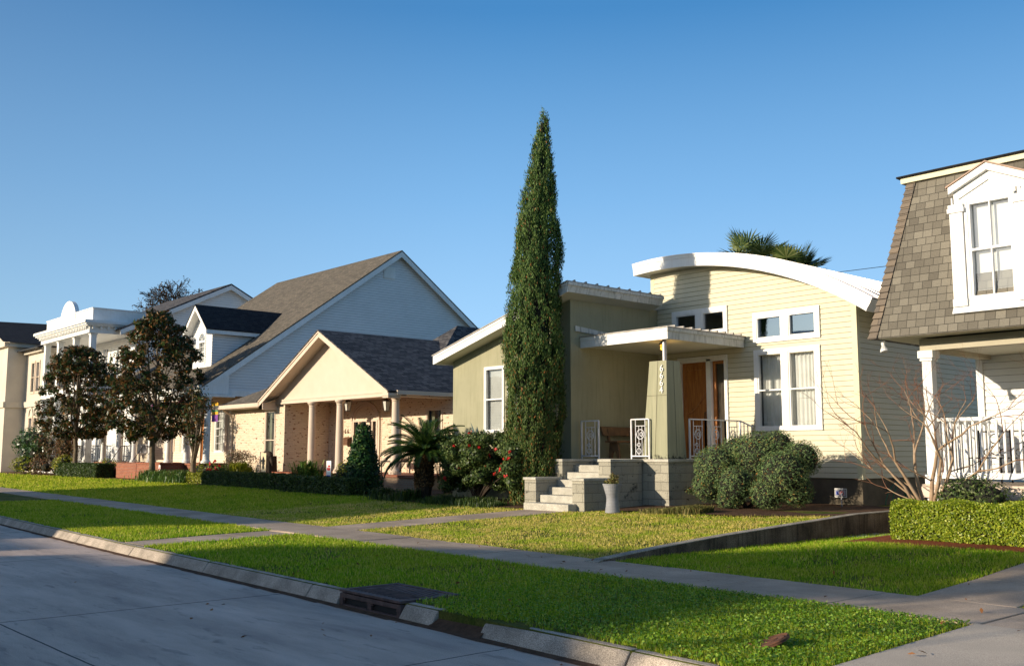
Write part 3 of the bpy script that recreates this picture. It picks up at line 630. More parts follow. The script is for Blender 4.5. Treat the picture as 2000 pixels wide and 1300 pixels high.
# green wing
GF = Face('F', 18.03); GR = Face('R', -18.04)
gt = lambda u: 4.25 + .267 * (u + 23.15) + .03
gh = [(-21.42, -20.66, 2.28, 4.03), (-20.42, -19.66, 2.28, 4.03)]
gw = wall(GF, -22.9, -18.04, .2, gt, gh).build('stucco_wall', M['green'], H)
wall(GR, 18.03, 21.5, .2, gt(-18.04), ()).build('stucco_wall', M['green'], H)
wall(Face('L', -22.9), 18.03, 31, .2, gt(-22.9), ()).build('stucco_wall', M['green'], H)
m = MB(); m.box(-22.9, -18.3, 31, 31.1, .2, 4.2)
m.build('back_wall', M['green'], H)
m = MB()
for u in (-20.86 + .95 - .63, ): pass
for u0, u1, z0, z1 in gh:
    GF.box(m, u0 - .02, u1 + .02, z0 - .12, z0 - .05, 0, .03)
GF.box(m, -21.9, -18.3, 2.14, 2.16, 0, .012); GF.box(m, -19.5, -19.49, 2.0, gt(-19.5), 0, .004)
m.build('sill_band', M['green'], H)
for h in gh: window(H, GF, *h, .045, meet=.5, kind='blind', proud=.035, bar=.04, low=.0)
zt = lambda x, dz=0: 4.52 + .265 * (x + 23.15) + dz
m = MB(); roofslab(m, [(-23.2, 17.46, zt(-23.2)), (-17.58, 17.46, zt(-17.58)), (-17.58, 21.22, zt(-17.58)), (-23.2, 21.22, zt(-23.2))], .03)
roofslab(m, [(-23.2, 21.22, zt(-23.2)), (-18.28, 21.22, zt(-18.28)), (-18.28, 31.3, zt(-18.28)), (-23.2, 31.3, zt(-23.2))], .03)
y = 17.75
while y < 21.2: m.bar((-23.2, y, zt(-23.2, .02)), (-17.58, y, zt(-17.58, .02)), .04, .05); y += .42
while y < 31: m.bar((-23.2, y, zt(-23.2, .02)), (-18.3, y, zt(-18.3, .02)), .04, .05); y += .42
r2 = m.build('roof', M['metalroof_edge'], H)
m = MB(); m.hexa([(-23.15, 17.5, zt(-23.15, -.28)), (-17.62, 17.5, zt(-17.62, -.28)), (-17.62, 17.54, zt(-17.62, -.28)), (-23.15, 17.54, zt(-23.15, -.28))], [(-23.15, 17.5, zt(-23.15, -.03)), (-17.62, 17.5, zt(-17.62, -.03)), (-17.62, 17.54, zt(-17.62, -.03)), (-23.15, 17.54, zt(-23.15, -.03))])
m.hexa([(-23.15, 17.482, zt(-23.15, -.10)), (-17.6, 17.482, zt(-17.6, -.10)), (-17.6, 17.5, zt(-17.6, -.10)), (-23.15, 17.5, zt(-23.15, -.10))], [(-23.15, 17.482, zt(-23.15, -.03)), (-17.6, 17.482, zt(-17.6, -.03)), (-17.6, 17.5, zt(-17.6, -.03)), (-23.15, 17.5, zt(-23.15, -.03))])
m.box(-23.19, -23.15, 17.5, 31, zt(-23.15, -.28), zt(-23.15, -.03)); m.build('fascia', M['white'], r2)
m = MB(); z1 = zt(-17.6); m.hexa([(-17.62, 17.54, z1 - .28), (-17.62, 21.2, z1 - .28), (-17.66, 21.2, z1 - .28), (-17.66, 17.54, z1 - .28)], [(-17.56, 17.5, z1 - .04), (-17.56, 21.2, z1 - .04), (-17.60, 21.2, z1 - .04), (-17.60, 17.54, z1 - .04)])
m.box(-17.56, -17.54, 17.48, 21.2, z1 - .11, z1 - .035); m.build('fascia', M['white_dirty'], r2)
m = MB(); m.quad((-23.15, 17.54, zt(-23.15, -.26)), (-17.64, 17.54, zt(-17.64, -.26)), (-17.64, 21.2, zt(-17.64, -.26)), (-23.15, 21.2, zt(-23.15, -.26))); m.quad((-23.15, 21.2, zt(-23.15, -.26)), (-22.85, 21.2, zt(-22.85, -.26)), (-22.85, 31, zt(-22.85, -.26)), (-23.15, 31, zt(-23.15, -.26))); m.build('soffit', M['soffit'], r2)
# porch canopy
m = MB(); m.box(-18.03, -15.10, 18.35, 21.48, 4.64, 4.67)
x = -17.9
y = 18.6
while y < 21.4: m.bar((-18.03, y, 4.69), (-15.06, y, 4.69), .05, .045); y += .33
pr = m.build('porch_roof', M['metalroof_edge'], H)
m = MB(); m.box(-18.03, -15.13, 18.38, 18.42, 4.37, 4.64); m.box(-18.03, -15.12, 18.365, 18.38, 4.56, 4.64); m.build('fascia', M['white'], pr)
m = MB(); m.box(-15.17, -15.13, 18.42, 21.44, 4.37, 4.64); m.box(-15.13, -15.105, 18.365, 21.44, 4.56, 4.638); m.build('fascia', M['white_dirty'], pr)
m = MB(); m.box(-18.03, -15.17, 18.42, 21.48, 4.40, 4.43); m.build('ceiling', M['soffit'], pr)
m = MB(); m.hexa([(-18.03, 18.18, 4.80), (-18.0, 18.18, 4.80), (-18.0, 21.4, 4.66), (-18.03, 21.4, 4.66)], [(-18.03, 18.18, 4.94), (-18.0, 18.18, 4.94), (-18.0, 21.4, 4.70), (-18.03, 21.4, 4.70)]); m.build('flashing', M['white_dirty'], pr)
# porch base of split-face block, stone caps
m = MB(); m.box(-18.0, -15.07, 18.25, 21.45, .1, 1.46); pb = m.build('porch_base', M['block'], H)
m = MB(); m.box(-18.03, -15.04, 18.21, 21.47, 1.46, 1.53); m.build('floor_slab', M['capstone'], pb, bevel=.008)
st = thing('steps', 'concrete front steps between stepped grey block cheek walls below the 6664 porch', 'steps', (-16.7, 16.5, .37))
m = MB()
for i in range(6):
    zt_ = .52 + .1725 * i; y0 = 16.05 + .3 * i + (.0 if i else -.08)
    m.box(-17.44 - (.14 if i == 0 else -.003), -16.23 + (.14 if i == 0 else -.003), y0, 18.2, zt_ - .1725 - (.2 if i == 0 else .0), zt_)
m.build('tread', M['capstone'], st, bevel=.012)
for xa, xb in ((-17.84, -17.44), (-16.23, -15.85)):
    m = MB(); m.box(xa, xb, 16.24, 18.22, .2, 1.04); m.box(xa, xb, 17.12, 18.22, 1.04, 1.46); cw = m.build('cheek_wall', M['block'], st, bevel=.01)
    m = MB(); m.box(xa - .02, xb + .02, 16.21, 17.10, 1.04, 1.10); m.box(xa - .02, xb + .02, 17.10, 18.205, 1.465, 1.528); m.build('cap', M['capstone'], cw, bevel=.008)
# tapered pillar with the number
m = MB(); m.hexa([(-15.95, 18.35, 1.53), (-15.17, 18.35, 1.53), (-15.17, 19.06, 1.53), (-15.95, 19.06, 1.53)], [(-15.70, 18.37, 3.86), (-15.17, 18.37, 3.86), (-15.17, 18.87, 3.86), (-15.70, 18.87, 3.86)])
def pilst():
    m, n, b, nn, ll = newmat('mildewed_pillar_stucco'); g = geo(nn).outputs['Position']
    c = ramp(nn, ll, noise(nn, ll, mapping(nn, ll, g, (7, 7, .5)), 1.5, 6, .7), [(.3, (.36, .345, .225)), (.7, (.26, .26, .165))])
    sp = nn.new('ShaderNodeSeparateXYZ'); ll.new(g, sp.inputs[0]); mm = nn.new('ShaderNodeMath'); mm.operation = 'MULTIPLY_ADD'; ll.new(noise(nn, ll, g, 6, 4, .7), mm.inputs[0]); mm.inputs[1].default_value = -.6; ll.new(sp.outputs[2], mm.inputs[2])
    f = ramp(nn, ll, mm.outputs[0], [(0, (0, 0, 0)), (1, (1, 1, 1))]); mr = nn.new('ShaderNodeMapRange'); mr.inputs[1].default_value = 1.24; mr.inputs[2].default_value = 1.31; mr.inputs[3].default_value = .9; mr.inputs[4].default_value = 0; ll.new(mm.outputs[0], mr.inputs[0])
    c = mix(nn, ll, mr.outputs[0], c, (.02, .02, .015)); ll.new(c, b.inputs['Base Color']); b.inputs['Roughness'].default_value = .9; bump(nn, ll, noise(nn, ll, g, 100, 4), b, .003, .5); return m
pl = m.build('pillar', pilst(), H, bevel=.01)
m = MB(); m.bar((-15.545, 18.347, 1.6), (-15.43, 18.366, 3.85), .006, .006); m.bar((-15.168, 18.70, 1.6), (-15.168, 18.62, 3.85), .006, .006); m.box(-15.80, -15.165, 18.352, 18.356, 3.03, 3.036); m.build('seam', M['green_found'], pl)
for i, ch in enumerate('6664'): text_obj('number', ch, .225, Face('F', 18.36), -15.30 - .02 * i * .3, 3.60 - .172 * i, .002, M['white'], pl, .012)
m = MB(); m.lathe((-15.43, 18.62, 3.86), [(.055, 0), (.055, .54)], 16); m.box(-15.53, -15.33, 18.52, 18.72, 4.385, 4.40); m.build('post', M['steel'], H, smooth=False)
# wrought metal railings: square frames with rings
def railpanel(parent, P, w, z0=1.60, z1=2.48, style=0, side=0):
    """P(u, z) -> point, u in 0..w"""
    m = MB(); b = .035
    if style != 2:
        for u in (0, w): m.bar(P(u, 1.53), P(u, z1), b)
    m.bar(P(0, z1), P(w, z1), .045, .03); m.bar(P(0, z0), P(w, z0), .03)
    a, c = (w * .24, w * .78) if w < 1 else (.16, w - .16)
    tb = .016
    m.bar(P(a, z0), P(a, z1), tb); m.bar(P(c, z0), P(c, z1), tb); m.bar(P(a, z1 - .16), P(c, z1 - .16), tb)
    du = Vector(P(1, 0)) - Vector(P(0, 0)); du.normalize(); uz = Vector((0, 0, 1)); mid = (a + c) / 2
    m.bar(P(mid - .05, z0), P(mid - .05, z1 - .16), tb * .7); m.bar(P(mid + .05, z0), P(mid + .05, z1 - .16), tb * .7)
    m.ring(P(mid, z1 - .36), du, uz, .115, .011); m.ring(P(mid + .03, z1 - .36), du, uz, .045, .010)
    m.ring(P(mid - .05, z0 + .27), du, uz, .045, .010); m.ring(P(mid - .05, z0 + .12), du, uz, .065, .010)
    m.bar(P(a, z1 - .36), P(mid - .115, z1 - .36), tb * .7); m.bar(P(a, z0 + .27), P(mid - .095, z0 + .27), tb * .7); m.bar(P(a, z0 + .12), P(mid - .115, z0 + .12), tb * .7)
    return m.build('railing', M['railmetal'], parent)
rl = thing('railing', 'short white metal railing panel with rings left of the 6664 pillar', 'railing', (-15.9, 18.3, 1.53)); railpanel(rl, lambda u, z: (-16.24 + u, 18.3, z), .56).name = 'panel'
rl = thing('railing', 'short metal railing panel with rings beside the olive side wall', 'railing', (-17.6, 18.3, 1.53)); railpanel(rl, lambda u, z: (-17.93 + u, 18.3, z), .60).name = 'panel'
rl = thing('railing', 'long metal porch railing with rings, right of the 6664 pillar', 'railing', (-15.1, 19.1, 1.53))
for y0, w in ((19.10, .62), (19.72, .80), (20.52, .62)): railpanel(rl, lambda u, z, y0=y0: (-15.1, y0 + u, z), w).name = 'panel'
m = MB(); m.bar((-15.1, 21.14, 2.48), (-14.93, 21.44, 2.33), .045, .03); m.bar((-15.1, 21.14, 1.53), (-15.1, 21.14, 2.48), .04)
for t in (.3, .6, .9): m.bar((-15.1 + .17 * t, 21.14 + .3 * t, 1.5), (-15.1 + .17 * t, 21.14 + .3 * t, 2.45 - .12 * t), .02)
m.build('panel', M['railmetal'], rl)
# porch light, bench, vent
pl = thing('porch_light', 'small lit amber ceiling lamp under the porch canopy beside the steel post', 'lamp', (-15.75, 18.9, 4.4))
m = MB(); m.lathe((-15.75, 18.95, 4.33), [(.10, 0), (.10, .02), (.05, .05), (.05, .07)], 14); m.build('lamp_cap', M['iron'], pl)
m = MB(); m.lathe((-15.75, 18.95, 4.17), [(.04, .02), (.06, .03), (.07, .13), (.065, .15)], 14); m.build('lamp_shade', M['lampglow'], pl)
ld = bpy.data.lights.new('porch_bulb', 'POINT'); ld.energy = 4; ld.color = (1, .6, .2); ld.shadow_soft_size = .05; lo = bpy.data.objects.new('porch_bulb', ld); COL.objects.link(lo); lo.location = (-15.75, 18.95, 4.1)
bn = thing('bench', 'rustic split-log bench with plank back against the olive porch wall', 'bench', (-17.7, 19.8, 1.53))
m = MB(); m.hexa([(-17.93, 19.06, 2.12), (-17.86, 19.06, 2.12), (-17.86, 20.95, 2.12), (-17.93, 20.95, 2.12)], [(-17.98, 19.0, 2.36), (-17.91, 19.0, 2.36), (-17.91, 21.0, 2.34), (-17.98, 21.0, 2.34)]); m.build('backrest', M['benchwood'], bn, bevel=.015)
m = MB(); m.box(-17.88, -17.45, 19.1, 20.95, 1.94, 1.995); m.build('seat', M['benchwood'], bn, bevel=.015)
for y0 in (19.22, 20.68):
    m = MB(); m.prism([(-17.86, 1.53), (-17.76, 1.53), (-17.74, 1.66), (-17.70, 1.72), (-17.64, 1.72), (-17.60, 1.66), (-17.58, 1.53), (-17.48, 1.53), (-17.54, 1.94), (-17.82, 1.94)], 'y', y0, y0 + .07); m.build('leg', M['benchwood'], bn, bevel=.008)
    m = MB(); m.hexa([(-17.90, y0, 1.95), (-17.84, y0, 1.95), (-17.84, y0 + .07, 1.95), (-17.90, y0 + .07, 1.95)], [(-17.93, y0, 2.3), (-17.88, y0, 2.3), (-17.88, y0 + .07, 2.3), (-17.93, y0 + .07, 2.3)]); m.build('back_post', M['benchwood'], bn)
m = MB(); m.box(-12, -11.72, 22.3, 22.6, 4.5, 4.86); m.build('vent', M['metalroof_edge'], H, bevel=.02)
# ================================================================ RIGHT HOUSE (mansard roof with dormer, raised porch)
H = thing('house', 'house at the right edge with shingled mansard roof, white dormer and raised railed porch', 'house', (-6, 19, .35))
xl, xr = -8.25, 1.6
ez, tz, ey, ty = 3.64, 6.50, 16.2, 16.95
m = MB(); m.quad((-8.80, ey, ez), (xr, ey, ez), (xr, ty, tz), (-8.32, ty, tz)); m.quad((-8.80, ey, ez), (-8.32, ty, tz), (-8.32, 27, tz), (-8.80, 27.6, ez))
mr = m.build('mansard_roof', M['shingle_brown'], H)
# hip strip shingles down the corner
m = MB(); n = 24
for i in range(n):
    t0, t1 = i / n, (i + 1) / n + .01; l = lambda t, dx, dy, o=0: (-8.80 + .48 * t + dx, ey + .75 * t + dy, ez + 2.86 * t)
    m.add([l(t0, .14, -.03), l(t0, -.035, -.035), l(t0, -.03, .14), l(t1, .14, -.012), l(t1, -.012, -.012), l(t1, -.012, .14)], [(0, 1, 4, 3), (1, 2, 5, 4), (0, 2, 1)])
m.build('hip_shingles', bricks('hip_cap_shingles', (.22, .17, .12), (.13, .11, .09), (.06, .05, .04), .9, .12, .004, .9, .01), mr)
m = MB(); m.box(-8.44, xr, ty - .07, ty - .02, tz - .02, tz + .08); m.box(-8.44, -8.38, ty - .02, 27, tz - .02, tz + .08); m.build('fascia', M['yellow_trim'], mr)
m = MB(); m.box(-8.50, xr, ty - .12, 27.1, tz + .08, tz + .11); m.build('roof_cap', M['shingle_black'], mr)
m = MB(); m.box(-8.70, xr, ey + .08, 19.1, ez + .01, ez + .03); m.box(-8.70, -8.28, 19.1, 27.4, ez + .01, ez + .03); sf = m.build('soffit', M['soffit'], H)
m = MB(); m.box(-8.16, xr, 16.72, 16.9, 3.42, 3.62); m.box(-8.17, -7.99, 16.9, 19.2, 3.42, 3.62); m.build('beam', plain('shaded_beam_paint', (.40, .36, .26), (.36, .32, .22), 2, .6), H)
m = MB(); m.box(-8.0, xr, 16.9, 19.24, 3.50, 3.54); m.build('ceiling', M['soffit'], H)
m = wall(Face('F', 19.25), -8.25, xr, 1.2, 3.5, [(-5.6, -4.7, 1.25, 3.3)], .127); m.build('siding', [M['whitesiding'], M['whitesiding_lap']], H)
wall(Face('L', -8.25), 19.25, 27, .3, 3.62, (), .127).build('siding', [M['whitesiding'], M['whitesiding_lap']], H)
m = MB(); m.box(-8.29, -8.17, 19.2, 19.26, 1.2, 3.5); m.build('corner_trim', M['white'], H)
m = MB(); m.box(-8.2, xr, 16.62, 16.68, .92, 1.10); m.box(-8.2, -8.12, 16.68, 19.2, .92, 1.1); m.build('porch_band', plain('tan_porch_band', (.66, .54, .42), (.6, .48, .38), 2, .5), H)
m = MB(); m.box(-8.18, xr, 16.6, 19.24, 1.10, 1.14); m.build('porch_floor', M['cream'], H)
wall(Face('F', 16.7), -8.14, xr, .2, .92, (), .15).build('skirting', [M['whitesiding'], M['whitesiding_lap']], H); wall(Face('L', -8.14), 16.7, 19.2, .2, .92, (), .15).build('skirting', [M['whitesiding'], M['whitesiding_lap']], H)
for cx_ in (-8.05, -4.2): column(H, cx_, 16.8, 1.14, 3.42, .085, 'white', square=True)
# balustrade of the raised porch
m = MB(); m.box(-7.94, -4.31, 16.76, 16.84, 2.20, 2.26); bl = m.build('handrail', M['white'], H)
m = MB(); m.box(-7.94, -4.31, 16.77, 16.83, 1.24, 1.34); m.build('bottom_rail', M['white'], bl)
x = -7.85
while x < -4.35: m = MB(); m.box(x - .018, x + .018, 16.78, 16.82, 1.34, 2.20); m.build('baluster', M['white'], bl); x += .125
m = MB(); m.box(-8.08, -8.02, 16.9, 19.1, 2.20, 2.26); m.box(-8.07, -8.03, 16.9, 19.1, 1.26, 1.32); bl2 = m.build('side_rail', M['white'], H)
y = 17.0
while y < 19.0: m = MB(); m.box(-8.065, -8.035, y - .018, y + .018, 1.32, 2.2); m.build('baluster', M['white'], bl2); y += .125
# dormer
dl, dr_, dc = -7.31, -6.05, -6.68; fy = 16.30
m = MB()
wd = [(-7.03, -6.33, 4.17, 5.77)]
m = wall(Face('F', fy + .03), dl + .05, dr_ - .05, 4.0, lambda u: 6.30 - abs(u - dc) * .47, wd); dm = m.build('dormer', M['white'], H)
m = MB()
for s_ in (-1, 1):
    m.hexa([(dc, fy - .07, 6.40), (dc + s_ * .67, fy - .07, 6.085), (dc + s_ * .67, fy - .07, 6.06), (dc, fy - .07, 6.375)], [(dc, 17.1, 6.40), (dc + s_ * .67, 17.1, 6.085), (dc + s_ * .67, 17.1, 6.06), (dc, 17.1, 6.375)])
m.build('dormer_roof', plain('copper_brown_flashing', (.34, .20, .12), (.24, .14, .09), 4, .5), dm)
m = MB()
for s_ in (-1, 1):
    m.hexa([(dc, fy - .045, 6.37), (dc + s_ * .64, fy - .045, 6.07), (dc + s_ * .64, fy - .045, 5.95), (dc, fy - .045, 6.25)], [(dc, fy + .03, 6.37), (dc + s_ * .64, fy + .03, 6.07), (dc + s_ * .64, fy + .03, 5.95), (dc, fy + .03, 6.25)])
    m.hexa([(dc, fy - .0, 6.12), (dc + s_ * .50, fy - .0, 5.88), (dc + s_ * .50, fy - .0, 5.85), (dc, fy - .0, 6.09)], [(dc, fy + .03, 6.12), (dc + s_ * .50, fy + .03, 5.88), (dc + s_ * .50, fy + .03, 5.85), (dc, fy + .03, 6.09)])
    a = dl if s_ < 0 else dr_ - .22
    m.box(a, a + .22, fy - .055, fy + .03, 4.14, 5.62); m.box(a - .03, a + .25, fy - .08, fy + .03, 5.62, 5.70); m.box(a - .015, a + .235, fy - .07, fy + .03, 5.70, 5.76); m.box(a - .01, a + .23, fy - .07, fy + .03, 4.05, 4.18); m.box(a, a + .03, fy + .03, 17.0, 4.0, 5.9)
m.box(dl + .22, dr_ - .22, fy + .0, fy + .03, 5.80, 5.83); m.box(dl + .24, dr_ - .24, fy - .03, fy + .03, 4.02, 4.12)
m.build('dormer_trim', M['white'], dm, bevel=.006)
m = MB(); m.hexa([(dl - .03, fy - .07, 3.94), (dr_ + .03, fy - .07, 3.94), (dr_ + .03, fy + .1, 3.94), (dl - .03, fy + .1, 3.94)], [(dl - .02, fy - .03, 4.05), (dr_ + .02, fy - .03, 4.05), (dr_ + .02, fy + .1, 4.05), (dl - .02, fy + .1, 4.05)]); m.build('dormer_apron', M['white'], dm)
window(H, Face('F', fy + .03), *wd[0], .05, meet=.5, cols=2, kind='sheet', proud=.05, bar=.038, muntin=.02)
window(H, Face('F', 19.25), -5.6, -4.7, 1.25, 3.3, .08, meet=.5, cols=2, rows=(2, 2), kind='curtain')
m = MB(); m.lathe((-8.66, 16.4, 3.49), [(.035, .05), (.035, .13)], 10); fl = m.build('lamp_base', M['white'], H)
m = MB(); m.tube([(-8.66, 16.4, 3.54), (-8.64, 16.38, 3.49), (-8.62, 16.35, 3.44), (-8.61, 16.34, 3.41)], [.028, .045, .07, .062], 12); m.build('floodlight', plain('frosted_bulb_glass', (.7, .7, .68), rough=.15, spec=.8), H)
# wrought iron bench on the porch
ib = thing('iron_bench', 'black wrought iron scroll bench behind the white balusters of the raised porch', 'bench', (-6.9, 18.4, 1.14))
m = MB()
for x0 in (-8.0, -7.45, -6.9):
    m.bar((x0, 18.5, 1.14), (x0, 18.5, 2.08), .025); m.bar((x0, 18.05, 1.14), (x0, 18.05, 1.58), .025)
    for k in range(2): m.ring((x0 + .28, 18.5, 1.92 - k * .2), (1, 0, 0), (0, 0, 1), .085, .011); m.ring((x0 + .14 + .28 * k, 18.5, 1.68), (1, 0, 0), (0, 0, 1), .06, .010)
m.bar((-8.0, 18.5, 2.05), (-6.35, 18.5, 2.05), .025); m.bar((-8.0, 18.5, 1.58), (-6.35, 18.5, 1.58), .025); m.bar((-6.35, 18.5, 1.14), (-6.35, 18.5, 2.05), .025); m.bar((-6.35, 18.05, 1.14), (-6.35, 18.05, 1.58), .025); m.build('backrest', M['iron'], ib)
m = MB()
for k in range(7): m.bar((-8.0, 18.05 + .07 * k, 1.58), (-6.35, 18.05 + .07 * k, 1.58), .02)
m.build('seat', M['iron'], ib)
# ================================================================ BRICK HOUSE 6662
H = thing('house', 'whitewashed brick house numbered 6662 with cream front gable on round columns', 'house', (-33, 21, .45))
BR = M['brick_white']; FL = .95
G = Face('F', 20.1)
wl = [(-38.2, -37.4, 1.35, 3.42)]
wall(G, -41.4, -36.6, .3, 3.75, wl).build('brick_wall', BR, H)
wall(Face('R', -36.6), 20.1, 22.2, .3, 3.8).build('brick_wall', BR, H)
wall(Face('L', -41.4), 20.1, 33, .3, 3.75).build('brick_wall', BR, H)
B = Face('F', 22.2)
dh = [(-34.95, -32.7, FL, 3.75), (-29.75, -28.85, FL + .45, 3.28)]
wall(B, -36.6, -27.9, .3, 3.8, dh).build('brick_wall', BR, H)
wall(Face('R', -27.9), 22.2, 34, .3, 3.8).build('brick_wall', BR, H)
window(H, G, *wl[0], .05, 'cream', meet=.42, kind='side', proud=.02); 
window(H, B, *dh[1], .06, 'cream', meet=.5, kind='side', proud=.03)
# arched entrance
m = MB()
ca, cr = -33.82, .80
for i in range(18):
    t0, t1 = math.pi * i / 18, math.pi * (i + 1) / 18
    for ra, rb, d0, d1 in ((cr, cr + .10, -.02, .05), (cr + .13, cr + .24, -.02, .08)):
        q = [(ca + r * math.cos(t), 2.98 + r * .72 * math.sin(t)) for r, t in ((ra, t0), (rb, t0), (rb, t1), (ra, t1))]
        m.hexa([B.p(u, z, d0) for u, z in q], [B.p(u, z, d1) for u, z in q])
for a, b in ((ca - cr - .24, ca - cr - .13), (ca - cr - .10, ca - cr), (ca + cr, ca + cr + .10), (ca + cr + .13, ca + cr + .24)): B.box(m, a, b, FL, 2.98, -.02, .06)
B.box(m, ca - cr, ca + cr, 2.93, 3.02, -.03, .05); B.box(m, ca - .52, ca - .45, FL, 2.93, -.05, .03); B.box(m, ca + .45, ca + .52, FL, 2.93, -.05, .03)
m.build('door_surround', M['cream'], H)
m = MB()
for i in range(12):
    t0, t1 = math.pi * i / 12, math.pi * (i + 1) / 12
    m.add([B.p(ca, 3.02, -.06), B.p(ca + cr * math.cos(t0), 3.0 + cr * .72 * math.sin(t0), -.06), B.p(ca + cr * math.cos(t1), 3.0 + cr * .72 * math.sin(t1), -.06)], [(0, 1, 2)])
m.build('fanlight', plain('dark_fanlight', (.05, .03, .02), rough=.2), H)
wall(B, -34.95, -32.7, 2.98, 3.75, [], 0).build('arch_wall', BR, H).location.y += .045 * 0
m = MB(); B.box(m, ca - .45, ca + .45, FL, 2.93, -.10, -.06)
for a, b, c, d in ((-.3, -.05, FL + .2, FL + .85), (.05, .3, FL + .2, FL + .85), (-.3, .3, FL + 1.0, FL + 1.8)): B.box(m, ca + a, ca + b, c, d, -.06, -.045)
dr = m.build('door', M['cream'], H); m = MB(); m.lathe((ca + .36, 22.22, FL + .95), [(.02, 0), (.035, .03), (.02, .06)], 8); m.build('handle', M['iron'], dr)
m = MB(); B.box(m, ca - cr, ca - .52, FL, 2.93, -.07, -.06); B.box(m, ca + .52, ca + cr, FL, 2.93, -.07, -.06); m.build('side_light', plain('dark_leaded_glass', (.03, .025, .02), rough=.12), H)
for h_ in (-34.4, ca + cr + .24):
    pass
m = MB(); B.box(m, -34.95, ca - cr - .24, FL, 3.0, -.03, 0); B.box(m, ca + cr + .24, -32.68, FL, 3.0, -.03, 0); m.build('brick_infill', BR, H)
# porch floor on red brick, steps
m = MB(); m.box(-36.55, -26.6, 19.35, 22.2, .2, FL - .08); pf = m.build('porch_base', bricks('grey_washed_brick', (.40, .27, .18), (.30, .19, .13), (.32, .27, .2), .21, .075, .009, .85, .006, patchc=(2, (.34, .12, .06), .6)), H)
m = MB(); m.box(-36.55, -26.55, 19.30, 22.2, FL - .08, FL); m.build('floor', M['brick_red'], pf)
m = MB(); 
for i in range(4): m.box(-35.2, -31.4, 19.35 - .3 * (i + 1), 19.35, .2, FL - .17 * (i + 1))
m.build('steps', M['brick_red'], H)
for cx_ in (-34.25, -32.23, -28.62): column(H, cx_, 20.0, FL, 3.66, .15, 'cream')
# gable roof (ridge runs away from the street), wide pediment
pk, gz, gl, gr, gf, gb = -32.9, 6.33, -37.55, -28.25, 19.4, 34
slope = (gz - 3.86) / (pk - gl)
m = MB(); roofslab(m, [(gl - .1, gf - .05, gz - (pk - gl + .1) * slope), (pk, gf - .05, gz), (pk, gb, gz), (gl - .1, gb, gz - (pk - gl + .1) * slope)], .05)
roofslab(m, [(pk, gf - .05, gz), (gr + .1, gf - .05, gz - (gr + .1 - pk) * slope), (gr + .1, 34, gz - (gr + .1 - pk) * slope), (pk, 34, gz)], .05)
rf = m.build('roof', M['shingle_dark'], H)
m = MB()
for a, b in ((gl - .02, pk), (pk, gr + .02)):
    za, zb = gz - abs(pk - a) * slope - .05, gz - abs(pk - b) * slope - .05
    m.hexa([(a, gf, za - .24), (b, gf, zb - .24), (b, gf + .04, zb - .24), (a, gf + .04, za - .24)], [(a, gf, za), (b, gf, zb), (b, gf + .04, zb), (a, gf + .04, za)])
    m.hexa([(a, gf - .03, za - .07), (b, gf - .03, zb - .07), (b, gf, zb - .07), (a, gf, za - .07)], [(a, gf - .03, za), (b, gf - .03, zb), (b, gf, zb), (a, gf, za)])
m.box(gl - .02, gl + .30, gf + .04, 20.2, 3.45, 3.82); m.box(gl - .02, gl + .26, gf + .04, gf + .08, 3.45, 3.9)
m.box(gr - .35, gr + .1, gf - .05, 19.9, 3.62, 3.72); m.box(gr - .28, gr + .06, gf - .02, 19.85, 3.56, 3.62)
m.build('rake_board', M['cream'], rf)
m = MB()
for a, b in ((gl, pk), (pk, gr)):
    za, zb = gz - abs(pk - a) * slope - .20, gz - abs(pk - b) * slope - .20
    m.quad((a, gf + .04, za), (b, gf + .04, zb), (b, 20.22, zb), (a, 20.22, za))
m.build('soffit', M['cream'], rf)
P_ = Face('F', 20.0)
wall(P_, gl + .35, gr - .05, 3.66, lambda u: max(3.665, gz - abs(u - pk) * slope - .18)).build('pediment', M['cream'], H)
m = MB(); m.box(gl + 1.0, gr - .05, 19.93, 20.12, 3.66, 3.84); m.box(gl + 1.0, gr - .05, 19.91, 19.93, 3.79, 3.84); m.build('beam', M['cream'], H)
m = MB(); m.box(-36.55, -28.3, 20.0, 22.2, 3.78, 3.81); m.build('ceiling', M['cream'], H)
m = MB(); m.box(gr + .03, gr + .17, gf + .3, 33, 3.68, 3.82); m.box(gr - .3, gr + .03, gf + .3, 33, 3.62, 3.66); m.build('gutter', M['cream'], H)
# hipped body behind and lower wing on the left
m = MB(); e = 3.80
hp = (pk, 26.1, 7.05)
hw = 1.62; zl = 5.43; m.add([(pk - hw, 23.95, zl), (pk + hw, 23.95, zl), hp, (pk + hw, 34, zl), (pk, 34, 7.05), (pk - hw, 34, zl)], [(0, 1, 2), (1, 3, 4, 2), (0, 2, 4, 5)])
m.build('roof', M['shingle_dark'], H)
m = MB(); m.quad((-41.75, 19.5, 3.72), (-36.9, 19.5, 3.72), (-36.9, 24, 5.95), (-37.3, 24, 5.95)); m.quad((-41.75, 19.5, 3.72), (-37.3, 24, 5.95), (-37.3, 30, 5.95), (-41.75, 33, 3.72)); m.build('roof', M['shingle_tan'], H)
m = MB(); m.box(-41.8, -37.55, 19.38, 19.5, 3.60, 3.74); m.box(-41.8, -37.55, 19.40, 19.48, 3.57, 3.60); m.box(-41.6, -37.55, 19.5, 20.1, 3.56, 3.58); m.box(-41.8, -41.7, 19.5, 33, 3.6, 3.74)
m.tube([(-41.2, 19.6, 3.55), (-41.2, 19.95, 3.35), (-41.2, 20.04, 3.2), (-41.2, 20.04, .6)], .045, 8); m.build('gutter', M['cream'], H)
for i, ch in enumerate('6662'): text_obj('number', ch, .27, B, -35.52 + .205 * i, 2.48, .0, M['brown'], H, .012)
mbx = thing('mailbox', 'brown mailbox on the brick wall under the number 6662', 'mailbox', (-34.9, 22.1, 1.98))
